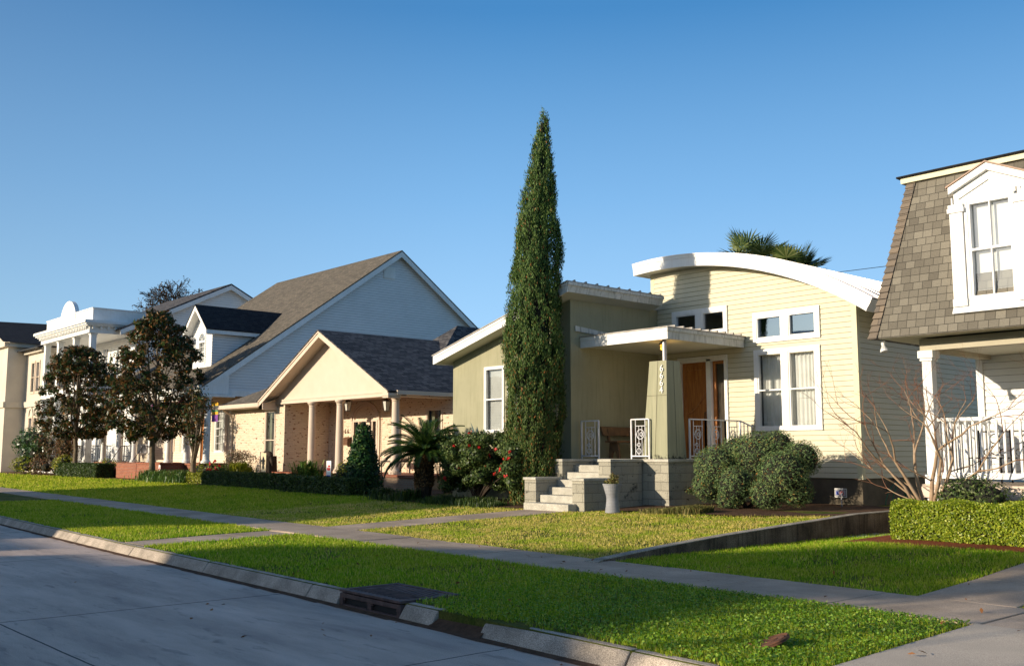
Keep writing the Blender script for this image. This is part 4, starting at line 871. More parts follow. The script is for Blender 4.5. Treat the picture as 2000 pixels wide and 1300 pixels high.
m = MB(); m.prism([(21.95, 2.00), (22.19, 2.00), (22.19, 2.30), (22.12, 2.32), (21.95, 2.23)], 'x', -35.20, -34.78); m.build('box', M['brown'], mbx)
m = MB(); m.hexa([(-35.22, 21.93, 2.22), (-34.76, 21.93, 2.22), (-34.76, 22.13, 2.32), (-35.22, 22.13, 2.32)], [(-35.22, 21.93, 2.24), (-34.76, 21.93, 2.24), (-34.76, 22.13, 2.34), (-35.22, 22.13, 2.34)]); m.build('lid', M['brown'], mbx)
def lantern(x, y, ztop, label):
    t = thing('hanging_lantern', label, 'lantern', (x, y, ztop - .5), None); w = .14
    m = MB(); m.tube([(x, y, ztop), (x, y, ztop - .12)], .012, 6); m.lathe((x, y, ztop - .24), [(.15, 0), (.10, .05), (.03, .10), (.02, .12)], 4)
    for a, b in ((-1, -1), (1, -1), (1, 1), (-1, 1)): m.bar((x + a * w * .75, y + b * w * .75, ztop - .24), (x + a * w * .45, y + b * w * .45, ztop - .58), .014)
    for a, b in ((0, 1), (1, 0)): m.tube([(x - a * .16, y - b * .16, ztop - .24), (x - a * .19, y - b * .19, ztop - .10), (x - a * .1, y - b * .1, ztop - .0), (x, y, ztop + .02), (x + a * .1, y + b * .1, ztop), (x + a * .19, y + b * .19, ztop - .10), (x + a * .16, y + b * .16, ztop - .24)], .009, 5)
    m.box(x - .07, x + .07, y - .07, y + .07, ztop - .60, ztop - .58); m.build('frame', M['iron'], t)
    m = MB(); m.hexa([(x - .06, y - .06, ztop - .57), (x + .06, y - .06, ztop - .57), (x + .06, y + .06, ztop - .57), (x - .06, y + .06, ztop - .57)], [(x - .10, y - .10, ztop - .25), (x + .10, y - .10, ztop - .25), (x + .10, y + .10, ztop - .25), (x - .10, y + .10, ztop - .25)]); m.build('glass', plain('lantern_glass', (.6, .58, .5), rough=.2), t)
lantern(-32.49, 20.5, 3.86, 'black lantern hanging between the second column and the arched door of the brick house')
lantern(-29.9, 20.5, 3.78, 'black lantern hanging just left of the right column of the brick house porch')
def slat_bench(name, label, x0, x1, y, z, mat, cush=None):
    t = thing(name, label, 'bench', ((x0 + x1) / 2, y, z)); 
    m = MB(); m.box(x0, x1, y - .25, y + .2, z + .40, z + .44); m.build('seat', M[mat], t)
    m = MB(); m.bar((x0, y + .2, z + .9), (x1, y + .2, z + .9), .05); x = x0
    while x < x1: m.bar((x, y + .2, z + .44), (x, y + .2, z + .88), .02); x += .14
    m.build('backrest', M[mat], t)
    for xx in (x0 + .03, x1 - .03):
        for yy in (y - .22, y + .18): m = MB(); m.bar((xx, yy, z), (xx, yy, z + .40), .035); m.build('leg', M[mat], t)
    if cush: m = MB(); m.box(x0 + .03, x1 - .03, y - .24, y + .18, z + .441, z + .54); m.build('cushion', M[cush], t, bevel=.03)
slat_bench('bench', 'dark metal porch bench with tan cushion left of the right brick house column', -31.2, -29.9, 21.4, FL, 'iron', 'cream')
slat_bench('bench', 'small dark metal bench right of the right column on the brick house porch', -29.0, -28.1, 21.4, FL, 'iron', 'brown')
# ================================================================ GREY GABLED HOUSE
H = thing('house', 'tall house with huge weathered shingle roof, grey gable side and an arched window dormer', 'house', (-52, 23, .5))
x3, xe, ry, rz, ey, ez = -46.0, -60.2, 32.2, 13.12, 20.6, 4.90; mm_ = (rz - ez) / (ry - ey); by = 38.0
m = MB(); roofslab(m, [(xe, ey, ez), (x3 + .35, ey, ez), (x3 + .35, ry, rz), (xe, ry, rz)], .08); m.build('roof', M['shingle_tan'], H)
m = MB(); roofslab(m, [(x3 + .35, by, rz - (by - ry) * mm_), (xe, by, rz - (by - ry) * mm_), (xe, ry, rz), (x3 + .35, ry, rz)], .08); m.build('roof', M['shingle_tan'], H)
g3 = Face('R', x3)
roofz = lambda y: rz - abs(y - ry) * mm_ - .15
wall(g3, 22.0, by - .3, 4.75, lambda u: max(4.76, roofz(u)), [], .14).build('gable_siding', [M['bluesiding'], M['bluesiding_lap']], H)
wall(g3, 22.9, by - .3, .3, 4.75, [], .14).build('siding', [M['creamsid'], M['creamsid_lap']], H)
wall(Face('L', xe + .3), 22.9, by - .3, .3, lambda u: roofz(u), [], 0).build('siding', [M['bluesiding'], M['bluesiding_lap']], H)
wall(Face('B', by - .3), xe + .3, x3, .3, 8.5, [], 0).build('siding', [M['bluesiding'], M['bluesiding_lap']], H)
m = MB()
for a, b in ((ey, ry), (ry, by)):
    za, zb = rz - abs(a - ry) * mm_ - .06, rz - abs(b - ry) * mm_ - .06
    m.hexa([(x3 + .30, a, za - .34), (x3 + .30, b, zb - .34), (x3 + .34, b, zb - .34), (x3 + .34, a, za - .34)], [(x3 + .30, a, za), (x3 + .30, b, zb), (x3 + .34, b, zb), (x3 + .34, a, za)])
m.prism([(ey, ez - .10), (ey, ez - .36), (22.0, ez - .36), (22.0, ez + .75)], 'x', x3 + .26, x3 + .298)
m.box(x3 + .0, x3 + .4, ey - .05, 22.3, 4.40, 4.52); m.box(x3 - .02, x3 + .06, 22.0, by - .3, 4.48, 4.77)
rk = m.build('rake_board', M['white'], H)
m = MB()
for a, b in ((ey, ry), (ry, by)): m.quad((x3, a, rz - abs(a - ry) * mm_ - .16), (x3 + .31, a, rz - abs(a - ry) * mm_ - .16), (x3 + .31, b, rz - abs(b - ry) * mm_ - .16), (x3, b, rz - abs(b - ry) * mm_ - .16))
m.build('soffit', M['white'], H)
m = MB(); g3.box(m, 31.2, 31.95, 11.45, 12.15, 0, .05); 
for k in range(7): g3.box(m, 31.26, 31.89, 11.5 + k * .09, 11.53 + k * .09, .05, .075)
m.build('gable_vent', M['white'], H)
m = MB(); m.box(xe, x3 + .3, ey - .12, ey, ez - .14, ez + .02); m.box(xe, x3 + .3, ey, ey + .12, ez - .45, ez - .14); m.build('gutter', M['white'], H)
# porch
PF = Face('F', 22.9)
wh3 = [(-48.9, -47.9, 1.8, 4.1), (-52.9, -51.9, 1.8, 4.1), (-55.3, -54.4, 1.8, 4.1)]
hh = [(a, b, c, d) for a, b, c, d in wh3] + [(-50.6, -49.6, 1.25, 4.0)]
W46 = Face('F', 22.9)
wall(PF, xe + .3, x3, .3, 4.8, hh, .14).build('siding', [M['creamsid'], M['creamsid_lap']], H)
for h in wh3: window(H, PF, *h, .1, 'white', meet=.5, cols=2, rows=(3, 3), kind='curtain', shut=.32, shutmat='cream')
m = MB(); PF.box(m, -50.55, -49.65, 1.25, 3.95, -.08, -.03); d3 = m.build('door', M['wooddoor'], H); m = MB(); PF.box(m, -50.7, -50.6, 1.2, 4.1, -.05, .04); PF.box(m, -49.6, -49.5, 1.2, 4.1, -.05, .04); PF.box(m, -50.6, -49.6, 4.0, 4.1, -.05, .04); m.build('door_frame', M['cream'], H)
m = MB(); m.box(xe, -41.6 - .0, 20.75, 22.9, .2, 1.12) if False else m.box(xe, x3 + .1, 20.75, 22.9, .2, 1.12); p3 = m.build('porch_base', M['brick_red'], H)
m = MB(); m.box(xe, x3 + .15, 20.68, 22.9, 1.12, 1.2); m.build('floor', M['brick_red'], p3)
m = MB(); m.box(xe, x3 - .0, ey + .2, 22.88, 4.55, 4.6); m.build('ceiling', M['cream'], H)
m = MB(); m.box(xe, x3 + .1, 20.9, 21.12, 4.32, 4.55); m.build('beam', M['white'], H)
for cx_ in (-45.95 + .15, -48.05, -50.3, -52.6, -54.9, -57.2, -59.6): column(H, cx_, 21.0, 1.2, 4.4, .16 if cx_ > -46 else .14, 'white')
# dormer with arched window
dx0, dx1, dyf = -51.2, -48.35, 22.4; dcx = (dx0 + dx1) / 2; dz = 8.08; dpk = 9.45
roofy = lambda z: ey + (z - ez) / mm_
df = Face('F', dyf)
wdh = [(-49.35 - .65, -49.35 + .05, 6.42, 7.45)]
wdh = [(dcx - .36, dcx + .36, 6.38, 7.5)]
wall(df, dx0 + .25, dx1 - .25, ez + (dyf - ey) * mm_ - .05, lambda u: dz + (1 - abs(u - dcx) / 1.42) * (dpk - dz) - .1, wdh, .14).build('dormer_front', [M['whitesiding'], M['whitesiding_lap']], H)
ds = Face('R', dx1 - .25)
m = MB(); yy = dyf
z = 6.0
while z < dz:
    ya = roofy(z); m.quad(ds.p(dyf, z, .012), ds.p(roofy(z), z, .012), ds.p(roofy(z + .14), z + .14, 0), ds.p(dyf, z + .14, 0)); m.m = 1; m.quad(ds.p(dyf, z - .014, 0), ds.p(roofy(z), z - .014, 0), ds.p(roofy(z), z, .012), ds.p(dyf, z, .012)); m.m = 0; z += .14
m.build('dormer_side', [M['bluesiding'], M['bluesiding_lap']], H)
ds = Face('L', dx0 + .25); m = MB(); m.quad(ds.p(dyf, 6.0), ds.p(roofy(6.0), 6.0), ds.p(roofy(dz), dz), ds.p(dyf, dz)); m.build('dormer_side', [M['bluesiding'], M['bluesiding_lap']], H)
m = MB(); yf = dyf - .5
roofslab(m, [(dcx, yf, dpk), (dx1 + .05, yf, dz - .02), (dx1 + .05, roofy(dz), dz - .02), (dcx, roofy(dpk), dpk)], .05); roofslab(m, [(dx0 - .05, yf, dz - .02), (dcx, yf, dpk), (dcx, roofy(dpk), dpk), (dx0 - .05, roofy(dz), dz - .02)], .05)
m.build('dormer_roof', M['shingle_black'], H)
m = MB()
for a, b in ((dx0, dcx), (dx1, dcx)):
    m.hexa([(a, yf + .02, dz - .06), (b, yf + .02, dpk - .06), (b, yf + .06, dpk - .06), (a, yf + .06, dz - .06)], [(a, yf + .02, dz - .28), (b, yf + .02, dpk - .30), (b, yf + .06, dpk - .30), (a, yf + .06, dz - .28)])
m.box(dx1 - .02, dx1 + .02, yf + .06, roofy(dz) - .1, dz - .27, dz - .04); m.box(dx0 - .02, dx0 + .02, yf + .06, roofy(dz) - .1, dz - .27, dz - .04)
m.box(dx0, dx0 + .5, yf + .06, dyf, dz - .55, dz - .28); m.box(dx1 - .27, dx1, yf + .06, dyf, dz - .30, dz - .27)
m.quad((dx0, yf + .05, dz - .2), (dcx, yf + .05, dpk - .2), (dcx, dyf + .02, dpk - .2), (dx0, dyf + .02, dz - .2)); m.quad((dx1, yf + .05, dz - .2), (dcx, yf + .05, dpk - .2), (dcx, dyf + .02, dpk - .2), (dx1, dyf + .02, dz - .2))
m.box(dx0 + .25, dx1 - .25, dyf - .06, dyf, 6.02, 6.16)
m.build('dormer_trim', M['white'], H)
w = window(H, df, *wdh[0], .07, meet=.5, cols=2, rows=(2, 2), kind='curtain', proud=.04)
m = MB()
for i in range(12):
    t0, t1 = math.pi * i / 12, math.pi * (i + 1) / 12
    q = [(dcx + r * math.cos(t), 7.57 + r * math.sin(t)) for r, t in ((.36, t0), (.44, t0), (.44, t1), (.36, t1))]; m.hexa([df.p(u, z_, .0) for u, z_ in q], [df.p(u, z_, .04) for u, z_ in q])
for t in (45, 90, 135): m.bar(df.p(dcx, 7.57, .02), df.p(dcx + .38 * math.cos(math.radians(t)), 7.57 + .38 * math.sin(math.radians(t)), .02), .025)
m.build('arch_frame', M['white'], w)
m = MB(); m.add([df.p(dcx + .37 * math.cos(math.pi * i / 14), 7.57 + .37 * math.sin(math.pi * i / 14), .012) for i in range(15)], [tuple(range(15))]); m.build('arch_pane', plain('arched_glass', (.14, .17, .19), rough=.08, spec=.9, bd=0), w)
# brick stoop with railings
sp_ = thing('stoop', 'red brick stoop and low brick pier below the grey gabled house porch', 'steps', (-50, 20, .4))
m = MB(); m.box(-53.3, -50.6, 19.5, 20.75, .2, 1.18)
for i in range(4): m.box(-53.3 - .3 * (i + 1), -53.3, 19.5, 20.75, .1, 1.0 - .18 * i)
m.build('steps', M['brick_red'], sp_); m = MB(); m.box(-50.55, -47.6, 19.5, 20.72, .2, 1.16); m.build('pier', M['brick_red'], sp_); m = MB(); m.box(-50.58, -47.56, 19.46, 20.72, 1.16, 1.22); m.build('cap', M['brick_red'], sp_)
def stairrail(label, y, x0=-54.3):
    t = thing('stair_railing', label, 'railing', (-52, y, 1.2), 'thin iron stair railings'); m = MB()
    m.tube([(x0, y, 1.25), (-52.9, y, 2.05), (-51.4, y, 2.08)], .02, 6); x = x0
    while x < -51.4: z1 = min(1.25 + (x - x0) * .8 / 1.4, 2.05); m.bar((x, y, max(.5, z1 - .95)), (x, y, z1), .012); x += .15
    m.build('panel', M['iron'], t)
stairrail('thin iron railing on the near side of the red brick stoop', 19.55); stairrail('thin iron railing on the far side of the red brick stoop', 20.7)
fg = thing('porch_flag', 'purple, green and gold flag beside the big round column of the grey gabled house', 'flag', (-44.3, 20.9, 4))
for nm, c, z0, z1 in (('gold_stripe', (.75, .38, .02), 3.90, 4.05), ('green_stripe', (.05, .28, .12), 3.62, 3.90), ('gold_stripe', (.75, .38, .02), 3.48, 3.62), ('purple_stripe', (.22, .06, .30), 3.15, 3.48)):
    wavy(Face('F', 20.75), -44.75, -44.15, z0, z1, 0, .03, 14, .4).build(nm, plain(nm, c, rough=.8, bd=0), fg)
m = MB(); m.tube([(-44.85, 20.75, 4.06), (-44.1, 20.75, 4.06)], .012, 5); m.tube([(-45.7, 20.95, 4.2), (-44.6, 20.75, 4.07)], .012, 5); m.build('pole', M['iron'], fg)
gl_ = thing('garland', 'purple and gold beaded garland draped along the porch eave of the grey gabled house', 'garland', (-49, 20.9, 4.3))
for c, nm in (((.42, .03, .30), 'magenta_beads'), ((.20, .05, .35), 'purple_beads'), ((.85, .48, .03), 'gold_beads')):
    vs = []
    for k in range(240):
        x = -54 + RNG.random() * 8.4; sag = .35 * abs(math.sin((x + 46) * 1.4)); q = np.array([x, 20.82 + RNG.normal(0, .03), 4.45 - sag - RNG.random() * .12]); r = .035
        a, b = RNG.normal(size=3), RNG.normal(size=3); a /= np.linalg.norm(a); b = np.cross(a, b); b /= np.linalg.norm(b); vs += [q - a * r, q - b * r, q + a * r, q + b * r]
    quads_obj(nm, np.array(vs), 4, plain(nm, c, rough=.35, bd=0), gl_)
# ================================================================ WHITE PORTICO HOUSE
H = thing('house', 'white two-storey house with a columned balcony portico and half-round parapet crest', 'house', (-67, 22, .5))
xa, xb, yf, yw = -71.9, -62.7, 21.0, 23.6
F4 = Face('F', yw)
h4 = [(a - .5, a + .5, z0, z1) for a in (-70.6, -67.4, -64.2) for z0, z1 in ((1.35, 4.2), (6.1, 8.6))]
wall(F4, -72.2, -62.0, .3, 9.5, h4, .15).build('siding', [M['whitesiding'], M['whitesiding_lap']], H)
for h in h4: window(H, F4, *h, .1, 'white', meet=.5, cols=2, rows=(2, 2), kind='side', shut=.4, shutmat='whiteshut' if 'whiteshut' in M else 'white')
pk4, pz4 = 29.6, 12.95; sl4 = .50
wall(Face('R', -62.0), yw, 35.5, .3, lambda u: max(9.0, pz4 - abs(u - pk4) * sl4 - .2), [], .15).build('siding', [M['whitesiding'], M['whitesiding_lap']], H)
wall(Face('L', -72.2), yw, 35.5, .3, 9.6, [], 0).build('siding', [M['whitesiding'], M['whitesiding_lap']], H)
m = MB(); roofslab(m, [(-72.6, 22.4, pz4 - (pk4 - 22.4) * sl4), (-61.6, 22.4, pz4 - (pk4 - 22.4) * sl4), (-61.6, pk4, pz4), (-72.6, pk4, pz4)], .1); roofslab(m, [(-61.6, 36, pz4 - (36 - pk4) * sl4), (-72.6, 36, pz4 - (36 - pk4) * sl4), (-72.6, pk4, pz4), (-61.6, pk4, pz4)], .1); rf = m.build('roof', M['shingle_dark'], H)
m = MB()
for a, b in ((22.4, pk4), (pk4, 36)):
    za, zb = pz4 - abs(a - pk4) * sl4 - .11, pz4 - abs(b - pk4) * sl4 - .11; m.hexa([(-61.64, a, za - .3), (-61.64, b, zb - .3), (-61.60, b, zb - .3), (-61.60, a, za - .3)], [(-61.64, a, za), (-61.64, b, zb), (-61.60, b, zb), (-61.60, a, za)])
    m.quad((-62, a, za - .1), (-61.6, a, za - .1), (-61.6, b, zb - .1), (-62, b, zb - .1))
m.build('rake_board', M['white'], rf)
m = MB(); m.box(xa, xb, yf, yw, 5.30, 5.85); m.box(xa - .05, xb + .05, yf - .05, yw, 5.85, 5.92); m.build('balcony', M['white'], H)
m = MB(); m.box(xa, xb, yf, yw, .2, 1.15); m.build('porch_base', [M['whitesiding'], M['whitesiding_lap']], H)
m = MB(); m.box(xa - .15, xb + .15, yf - .15, yw, 9.05, 9.45); m.box(xa - .35, xb + .35, yf - .35, yw, 9.45, 9.52); m.box(xa - .55, xb + .55, yf - .55, yw, 9.62, 9.80); m.box(xa - .45, xb + .45, yf - .45, yw, 9.52, 9.62)
x = xa
while x < xb: m.box(x, x + .13, yf - .32, yf - .15, 9.30, 9.45); x += .3
y = yf
while y < yw: m.box(xb + .15, xb + .32, y, y + .13, 9.30, 9.45); y += .45
m.build('cornice', M['white'], H)
m = MB(); m.box(xa + .1, xb - .1, yf + .1, yf + .25, 9.80, 10.60); m.box(xb - .25, xb - .1, yf + .25, 27, 9.80, 10.60); m.box(xa + .1, xa + .25, yf + .25, 27, 9.8, 10.6); m.box(xa + .05, xb - .05, yf + .05, yf + .30, 10.60, 10.66); m.box(xb - .3, xb - .05, yf + .3, 27, 10.6, 10.66)
m.prism([(-67.4 + 1.5 * math.cos(t), 10.25 + 1.3 * math.sin(t)) for t in np.linspace(0, math.pi, 20)], 'y', yf + .06, yf + .32); m.build('parapet', M['white'], H)
for cx_ in (xa + .2, -69.0, -65.9, xb - .2):
    column(H, cx_, yf + .2, 5.92, 9.1, .17, 'white', square=True); column(H, cx_, yf + .2, 1.15, 5.3, .19, 'white', square=True)
def balusters(parent, p0, p1, z0, z1, mat='iron', step=.14, scroll=True):
    m = MB(); a = Vector(p0); b = Vector(p1); L = (b - a).length; n = int(L / step)
    m.bar((a.x, a.y, z1), (b.x, b.y, z1), .05); m.bar((a.x, a.y, z0 + .08), (b.x, b.y, z0 + .08), .035)
    for i in range(n + 1):
        p = a.lerp(b, i / n); m.bar((p.x, p.y, z0), (p.x, p.y, z1), .025)
    d = (b - a).normalized()
    if scroll:
        for i in range(0, n, 4):
            p = a.lerp(b, (i + .5) / n)
            for zz in (z0 + .3, z0 + .55, z0 + .75): m.ring((p.x, p.y, zz), d, (0, 0, 1), .09, .016, 10)
    return m.build('railing', M[mat], parent)
for z in (5.92, 1.15):
    for a, b in ((xa + .4, -69.2), (-68.8, -66.1), (-65.7, xb - .4)): balusters(H, (a, yf + .2, 0), (b, yf + .2, 0), z, z + 1.0)
    balusters(H, (xb - .2, yf + .4, 0), (xb - .2, yw, 0), z, z + 1.0)
# link building between (dark roof piece, small side porch with swing)
m = MB(); m.box(-61.9, -60.3, 22.3, 22.4, .3, 4.2); m.build('side_wing', [M['whitesiding'], M['whitesiding_lap']], H)
sw = thing('porch_swing', 'grey porch swing hanging on ropes beside the red brick stoop', 'swing', (-56.5, 21.8, 1.7))
m = MB(); m.box(-57.2, -55.8, 21.6, 22.05, 1.65, 1.7); m.build('seat', M['steel'], sw); m = MB(); m.box(-57.2, -55.8, 22.05, 22.1, 1.7, 2.2); m.build('backrest', M['steel'], sw)
m = MB()
for x in (-57.15, -55.85): m.tube([(x, 21.8, 4.5), (x, 21.8, 1.68)], .015, 5)
m.build('rope', M['iron'], sw)
# ================================================================ PALE STUCCO HOUSE
H = thing('house', 'pale stucco two-storey house with dark hipped roofs at the left edge', 'house', (-78, 22, .5))
FA = Face('F', 21.5); FB = Face('F', 20.2)
ha = [(-76.0, -75.3, 6.0, 8.1), (-74.9, -74.2, 6.0, 8.1), (-76.0, -75.3, 1.5, 4.2), (-74.9, -74.2, 1.5, 4.2)]
wall(FA, -77.4, -73.2, .3, 9.0, ha).build('stucco_wall', M['stucco_pale'], H)
for i, h in enumerate(ha): window(H, FA, *h, .12, 'cream', meet=.5, kind='blind', proud=.05, rows=(2, 2) if 0 else (1, 1))
m = MB()
for uc in (-75.65, -74.55):
    for i in range(10):
        t0, t1 = math.pi * i / 10, math.pi * (i + 1) / 10; q = [(uc + r * math.cos(t), 4.3 + r * 1.4 * math.sin(t)) for r, t in ((.36, t0), (.50, t0), (.50, t1), (.36, t1))]; m.hexa([FA.p(u, z, 0) for u, z in q], [FA.p(u, z, .07) for u, z in q])
m.build('arch_moulding', M['stucco_pale'], H)
wall(Face('R', -73.2), 21.5, 34, .3, 9.0).build('stucco_wall', M['stucco_pale'], H)
hb = [(-80.6, -79.8, 6.2, 8.8), (-81.0, -79.6, 1.0, 4.0)]
wall(FB, -88, -77.4, .3, 9.6, hb).build('stucco_wall', M['stucco_pale'], H); wall(Face('R', -77.4), 20.2, 24, .3, 9.6).build('stucco_wall', M['stucco_pale'], H)
for h in hb: window(H, FB, *h, .14, 'cream', meet=.5, kind='curtain', proud=.06)
m = MB(); m.box(-77.5, -73.1, 21.36, 21.5, 4.95, 5.35); m.box(-73.2, -73.06, 21.5, 30, 4.95, 5.35); m.box(-88, -77.3, 20.06, 20.2, 4.95, 5.35); m.box(-77.4, -77.26, 20.2, 21.4, 4.95, 5.35)
m.box(-77.6, -73.0, 21.2, 21.5, 8.75, 9.02); m.box(-88, -77.2, 19.9, 20.2, 9.3, 9.62); m.box(-77.4, -77.1, 20.2, 24, 9.3, 9.62); m.box(-73.2, -72.95, 21.5, 30, 8.75, 9.02); m.build('cornice', M['stucco_pale'], H)
m = MB(); m.quad((-78, 20.9, 9.0), (-72.7, 20.9, 9.0), (-74.2, 26.5, 11.4), (-78, 26.5, 11.4)); m.quad((-72.7, 20.9, 9.0), (-72.7, 34, 9.0), (-74.2, 34, 11.4), (-74.2, 26.5, 11.4)); m.quad((-72.7, 34, 9.0), (-78, 34, 9.0), (-78, 34, 11.4), (-74.2, 34, 11.4))
m.build('roof', M['shingle_black'], H)
m = MB(); m.quad((-82.0, 19.7, 11.6), (-76.9, 19.7, 9.6), (-76.9, 30, 9.6), (-82.0, 30, 11.9)); m.quad((-82, 19.7, 11.6), (-87.2, 19.7, 9.6), (-87.2, 30, 9.6), (-82, 30, 11.9)); m.build('roof', M['shingle_black'], H)
wall(FB, -87, -77.2, 9.6, lambda u: max(9.61, 11.45 - abs(u + 82) * .38)).build('gable', M['stucco_pale'], H)
m = MB(); m.box(-73.9, -73.0, 20.95, 21.1, 8.95, 9.05); m.box(-77.95, -72.7, 20.82, 20.92, 8.93, 9.03); m.build('gutter', M['iron'], H)
# ================================================================ BEHIND THE CAMERA: unseen houses added opposite, roofs shaped to cast the long shadows
def plainhouse(label, x0, x1, yf, depth, wallh, ridge, mat, roofm, gable_to_street=False, xo=.0):
    t = thing('house', label, 'house', ((x0 + x1) / 2, yf - depth / 2, .2)); yb = yf - depth; B_ = Face('B', yf)
    hs = []; x = x0 + 1.2
    while x < x1 - 2: hs.append((x, x + 1.1, 1.2, 2.8)); x += 3.1
    wall(B_, x0, x1, 0, wallh, hs).build('wall', M[mat], t)
    for h in hs: window(t, B_, *h, .1, 'white', meet=.5, kind='curtain')
    for f_, c in (('L', x0), ('R', x1)): wall(Face(f_, c), yb, yf, 0, wallh).build('wall', M[mat], t)
    wall(Face('F', yb), x0, x1, 0, wallh).build('wall', M[mat], t)
    m = MB(); o = .4; ym = (yf + yb) / 2; xm = (x0 + x1) / 2 + xo
    if gable_to_street:
        roofslab(m, [(x0 - o, yb - o, wallh), (xm, yb - o, ridge), (xm, yf + o, ridge), (x0 - o, yf + o, wallh)]); roofslab(m, [(xm, yb - o, ridge), (x1 + o, yb - o, wallh), (x1 + o, yf + o, wallh), (xm, yf + o, ridge)])
        m.prism([(x0, wallh - .1), (x1, wallh - .1), (xm, ridge - .1)], 'y', yf - .1, yf - .02)
    else:
        roofslab(m, [(x0 - o, yf + o, wallh), (x1 + o, yf + o, wallh), (x1 + o, ym, ridge), (x0 - o, ym, ridge)]); roofslab(m, [(x0 - o, ym, ridge), (x1 + o, ym, ridge), (x1 + o, yb - o, wallh), (x0 - o, yb - o, wallh)])
        for c in (x0 + .05, x1 - .05): m.prism([(yf, wallh - .1), (yb, wallh - .1), (ym, ridge - .1)], 'x', c - .03, c + .03)
    m.build('roof', M[roofm], t); return t
def boxhouse(label, x0, x1, yf, depth, h, mat):
    t = thing('house', label, 'house', ((x0 + x1) / 2, yf - depth / 2, .2)); B_ = Face('B', yf)
    hs = [(x, x + 1.1, z, z + 1.6) for x in np.arange(x0 + 1.5, x1 - 2, 2.9) for z in (1.3, 4.6)]
    wall(B_, x0, x1, 0, h - .5, hs).build('wall', M[mat], t)
    for q in hs: window(t, B_, *q, .1, 'white', meet=.5, kind='curtain')
    for f_, c in (('L', x0), ('R', x1)): wall(Face(f_, c), yf - depth, yf, 0, h - .5).build('wall', M[mat], t)
    wall(Face('F', yf - depth), x0, x1, 0, h - .5).build('wall', M[mat], t)
    m = MB(); m.box(x0 - .3, x1 + .3, yf - depth - .3, yf + .3, h - .5, h); m.build('roof', M['white'], t); return t
boxhouse('tall flat-roofed brick house added out of view on the left to cast shade', -50.7, -31.6, -14.2, 11, 9.55, 'brick_white')
plainhouse('low cream house added out of view across the street to shade the road', -25.4, -17.2, -14.5, 11, 3.4, 6.78, 'cream', 'shingle_tan')
plainhouse('low yellow bungalow added out of view right of the cream house for its shadow', -16.4, -8.4, -14.5, 11, 3.4, 6.60, 'yellow', 'shingle_dark')
plainhouse('small unseen cottage added between the tall brick house and the cream house to cast shade', -31.2, -27.6, -14.5, 11, 3.4, 6.78, 'whitesiding', 'shingle_tan')
plainhouse('low white house added out of view on the right to shade the road', -7.6, 14, -14.5, 11, 3.4, 6.60, 'whitesiding', 'shingle_dark')
plainhouse('pale unseen house added across the street at the far left for its shadow', -84, -52.2, -14.5, 11, 4.6, 8.2, 'stucco_pale', 'shingle_black')
plainhouse('taller unseen gabled brick house added one row further back to shade the lawn', -25.6, -17.7, -26, 10, 9.0, 10.85, 'brick_red', 'shingle_dark', True, 2.4)
# ================================================================ FOLIAGE BUILDERS
def unit(v): return v / np.maximum(np.linalg.norm(v, axis=1, keepdims=True), 1e-9)
def leaves(C, N, size, aspect=.5, jit=.35, up=None, shape='diamond', curl=.15):
    """leaf quads at centres C with long axis random (or biased to `up`), roughly facing N"""
    n = len(C); L = RNG.normal(size=(n, 3))
    if up is not None: L = L * jit + up
    else: L = L - (L * N).sum(1, keepdims=True) * N * .6
    L = unit(L); Wd = unit(np.cross(L, N + RNG.normal(0, .35, (n, 3)))); sz = (size * (.65 + .7 * RNG.random((n, 1))))
    nn = np.cross(Wd, L)
    a = C - L * sz * .5; c = C + L * sz * .5 - nn * sz * curl; b = C + Wd * sz * aspect * .5; d = C - Wd * sz * aspect * .5
    return np.stack([a, b, c, d], 1).reshape(-1, 3)
def fol(name, C, N, size, mat, parent, aspect=.5, jit=.35, up=None, curl=.15, chunk=None):
    return quads_obj(name, leaves(C, N, size, aspect, jit, up, curl=curl), 4, M[mat], parent)
def sphere_pts(n): return unit(RNG.normal(size=(n, 3)))
def clumps(centres, radii, per, flat=.8, shell=.5):
    """points scattered around clump centres, denser on the outside; returns points and outward normals"""
    P, Nn = [], []
    for c, r in zip(centres, radii):
        k = max(4, int(per * r * r)) if per > 0 else int(-per); d = sphere_pts(k); rr = r * (shell + (1 - shell) * RNG.random((k, 1)) ** .6); o = d * rr; o[:, 2] *= flat
        P.append(c + o); Nn.append(d)
    return np.concatenate(P), np.concatenate(Nn)
def g3z(x, y): return float(zg(x, y))
def trunk_tree(t, base, top, r0, r1, mat, n_br, crown, seg=6, name='trunk', lean=.08):
    """tapered trunk with limbs that reach towards points of the crown"""
    m = MB(); b = Vector(base); e = Vector(top); path = []; 
    for i in range(seg + 1):
        q = b.lerp(e, i / seg); path.append(q + Vector((RNG.normal(0, lean), RNG.normal(0, lean), 0)) * (0 if i == 0 else 1))
    rad = [r0 * 1.35] + [r0 + (r1 - r0) * i / seg for i in range(1, seg + 1)]; m.tube(path, rad, 10)
    idx = RNG.choice(len(crown), min(n_br, len(crown)), replace=False)
    for j in idx:
        tgt = Vector(crown[j]); i = min(seg, max(1, int(seg * (.25 + .6 * RNG.random())))); s_ = path[i]; mid = s_.lerp(tgt, .5) + Vector((0, 0, -.12 * (tgt - s_).length)); m.tube([s_, mid, tgt], [rad[i] * .55, rad[i] * .33, .012], 6)
    return m.build(name, M[mat], t, smooth=True)
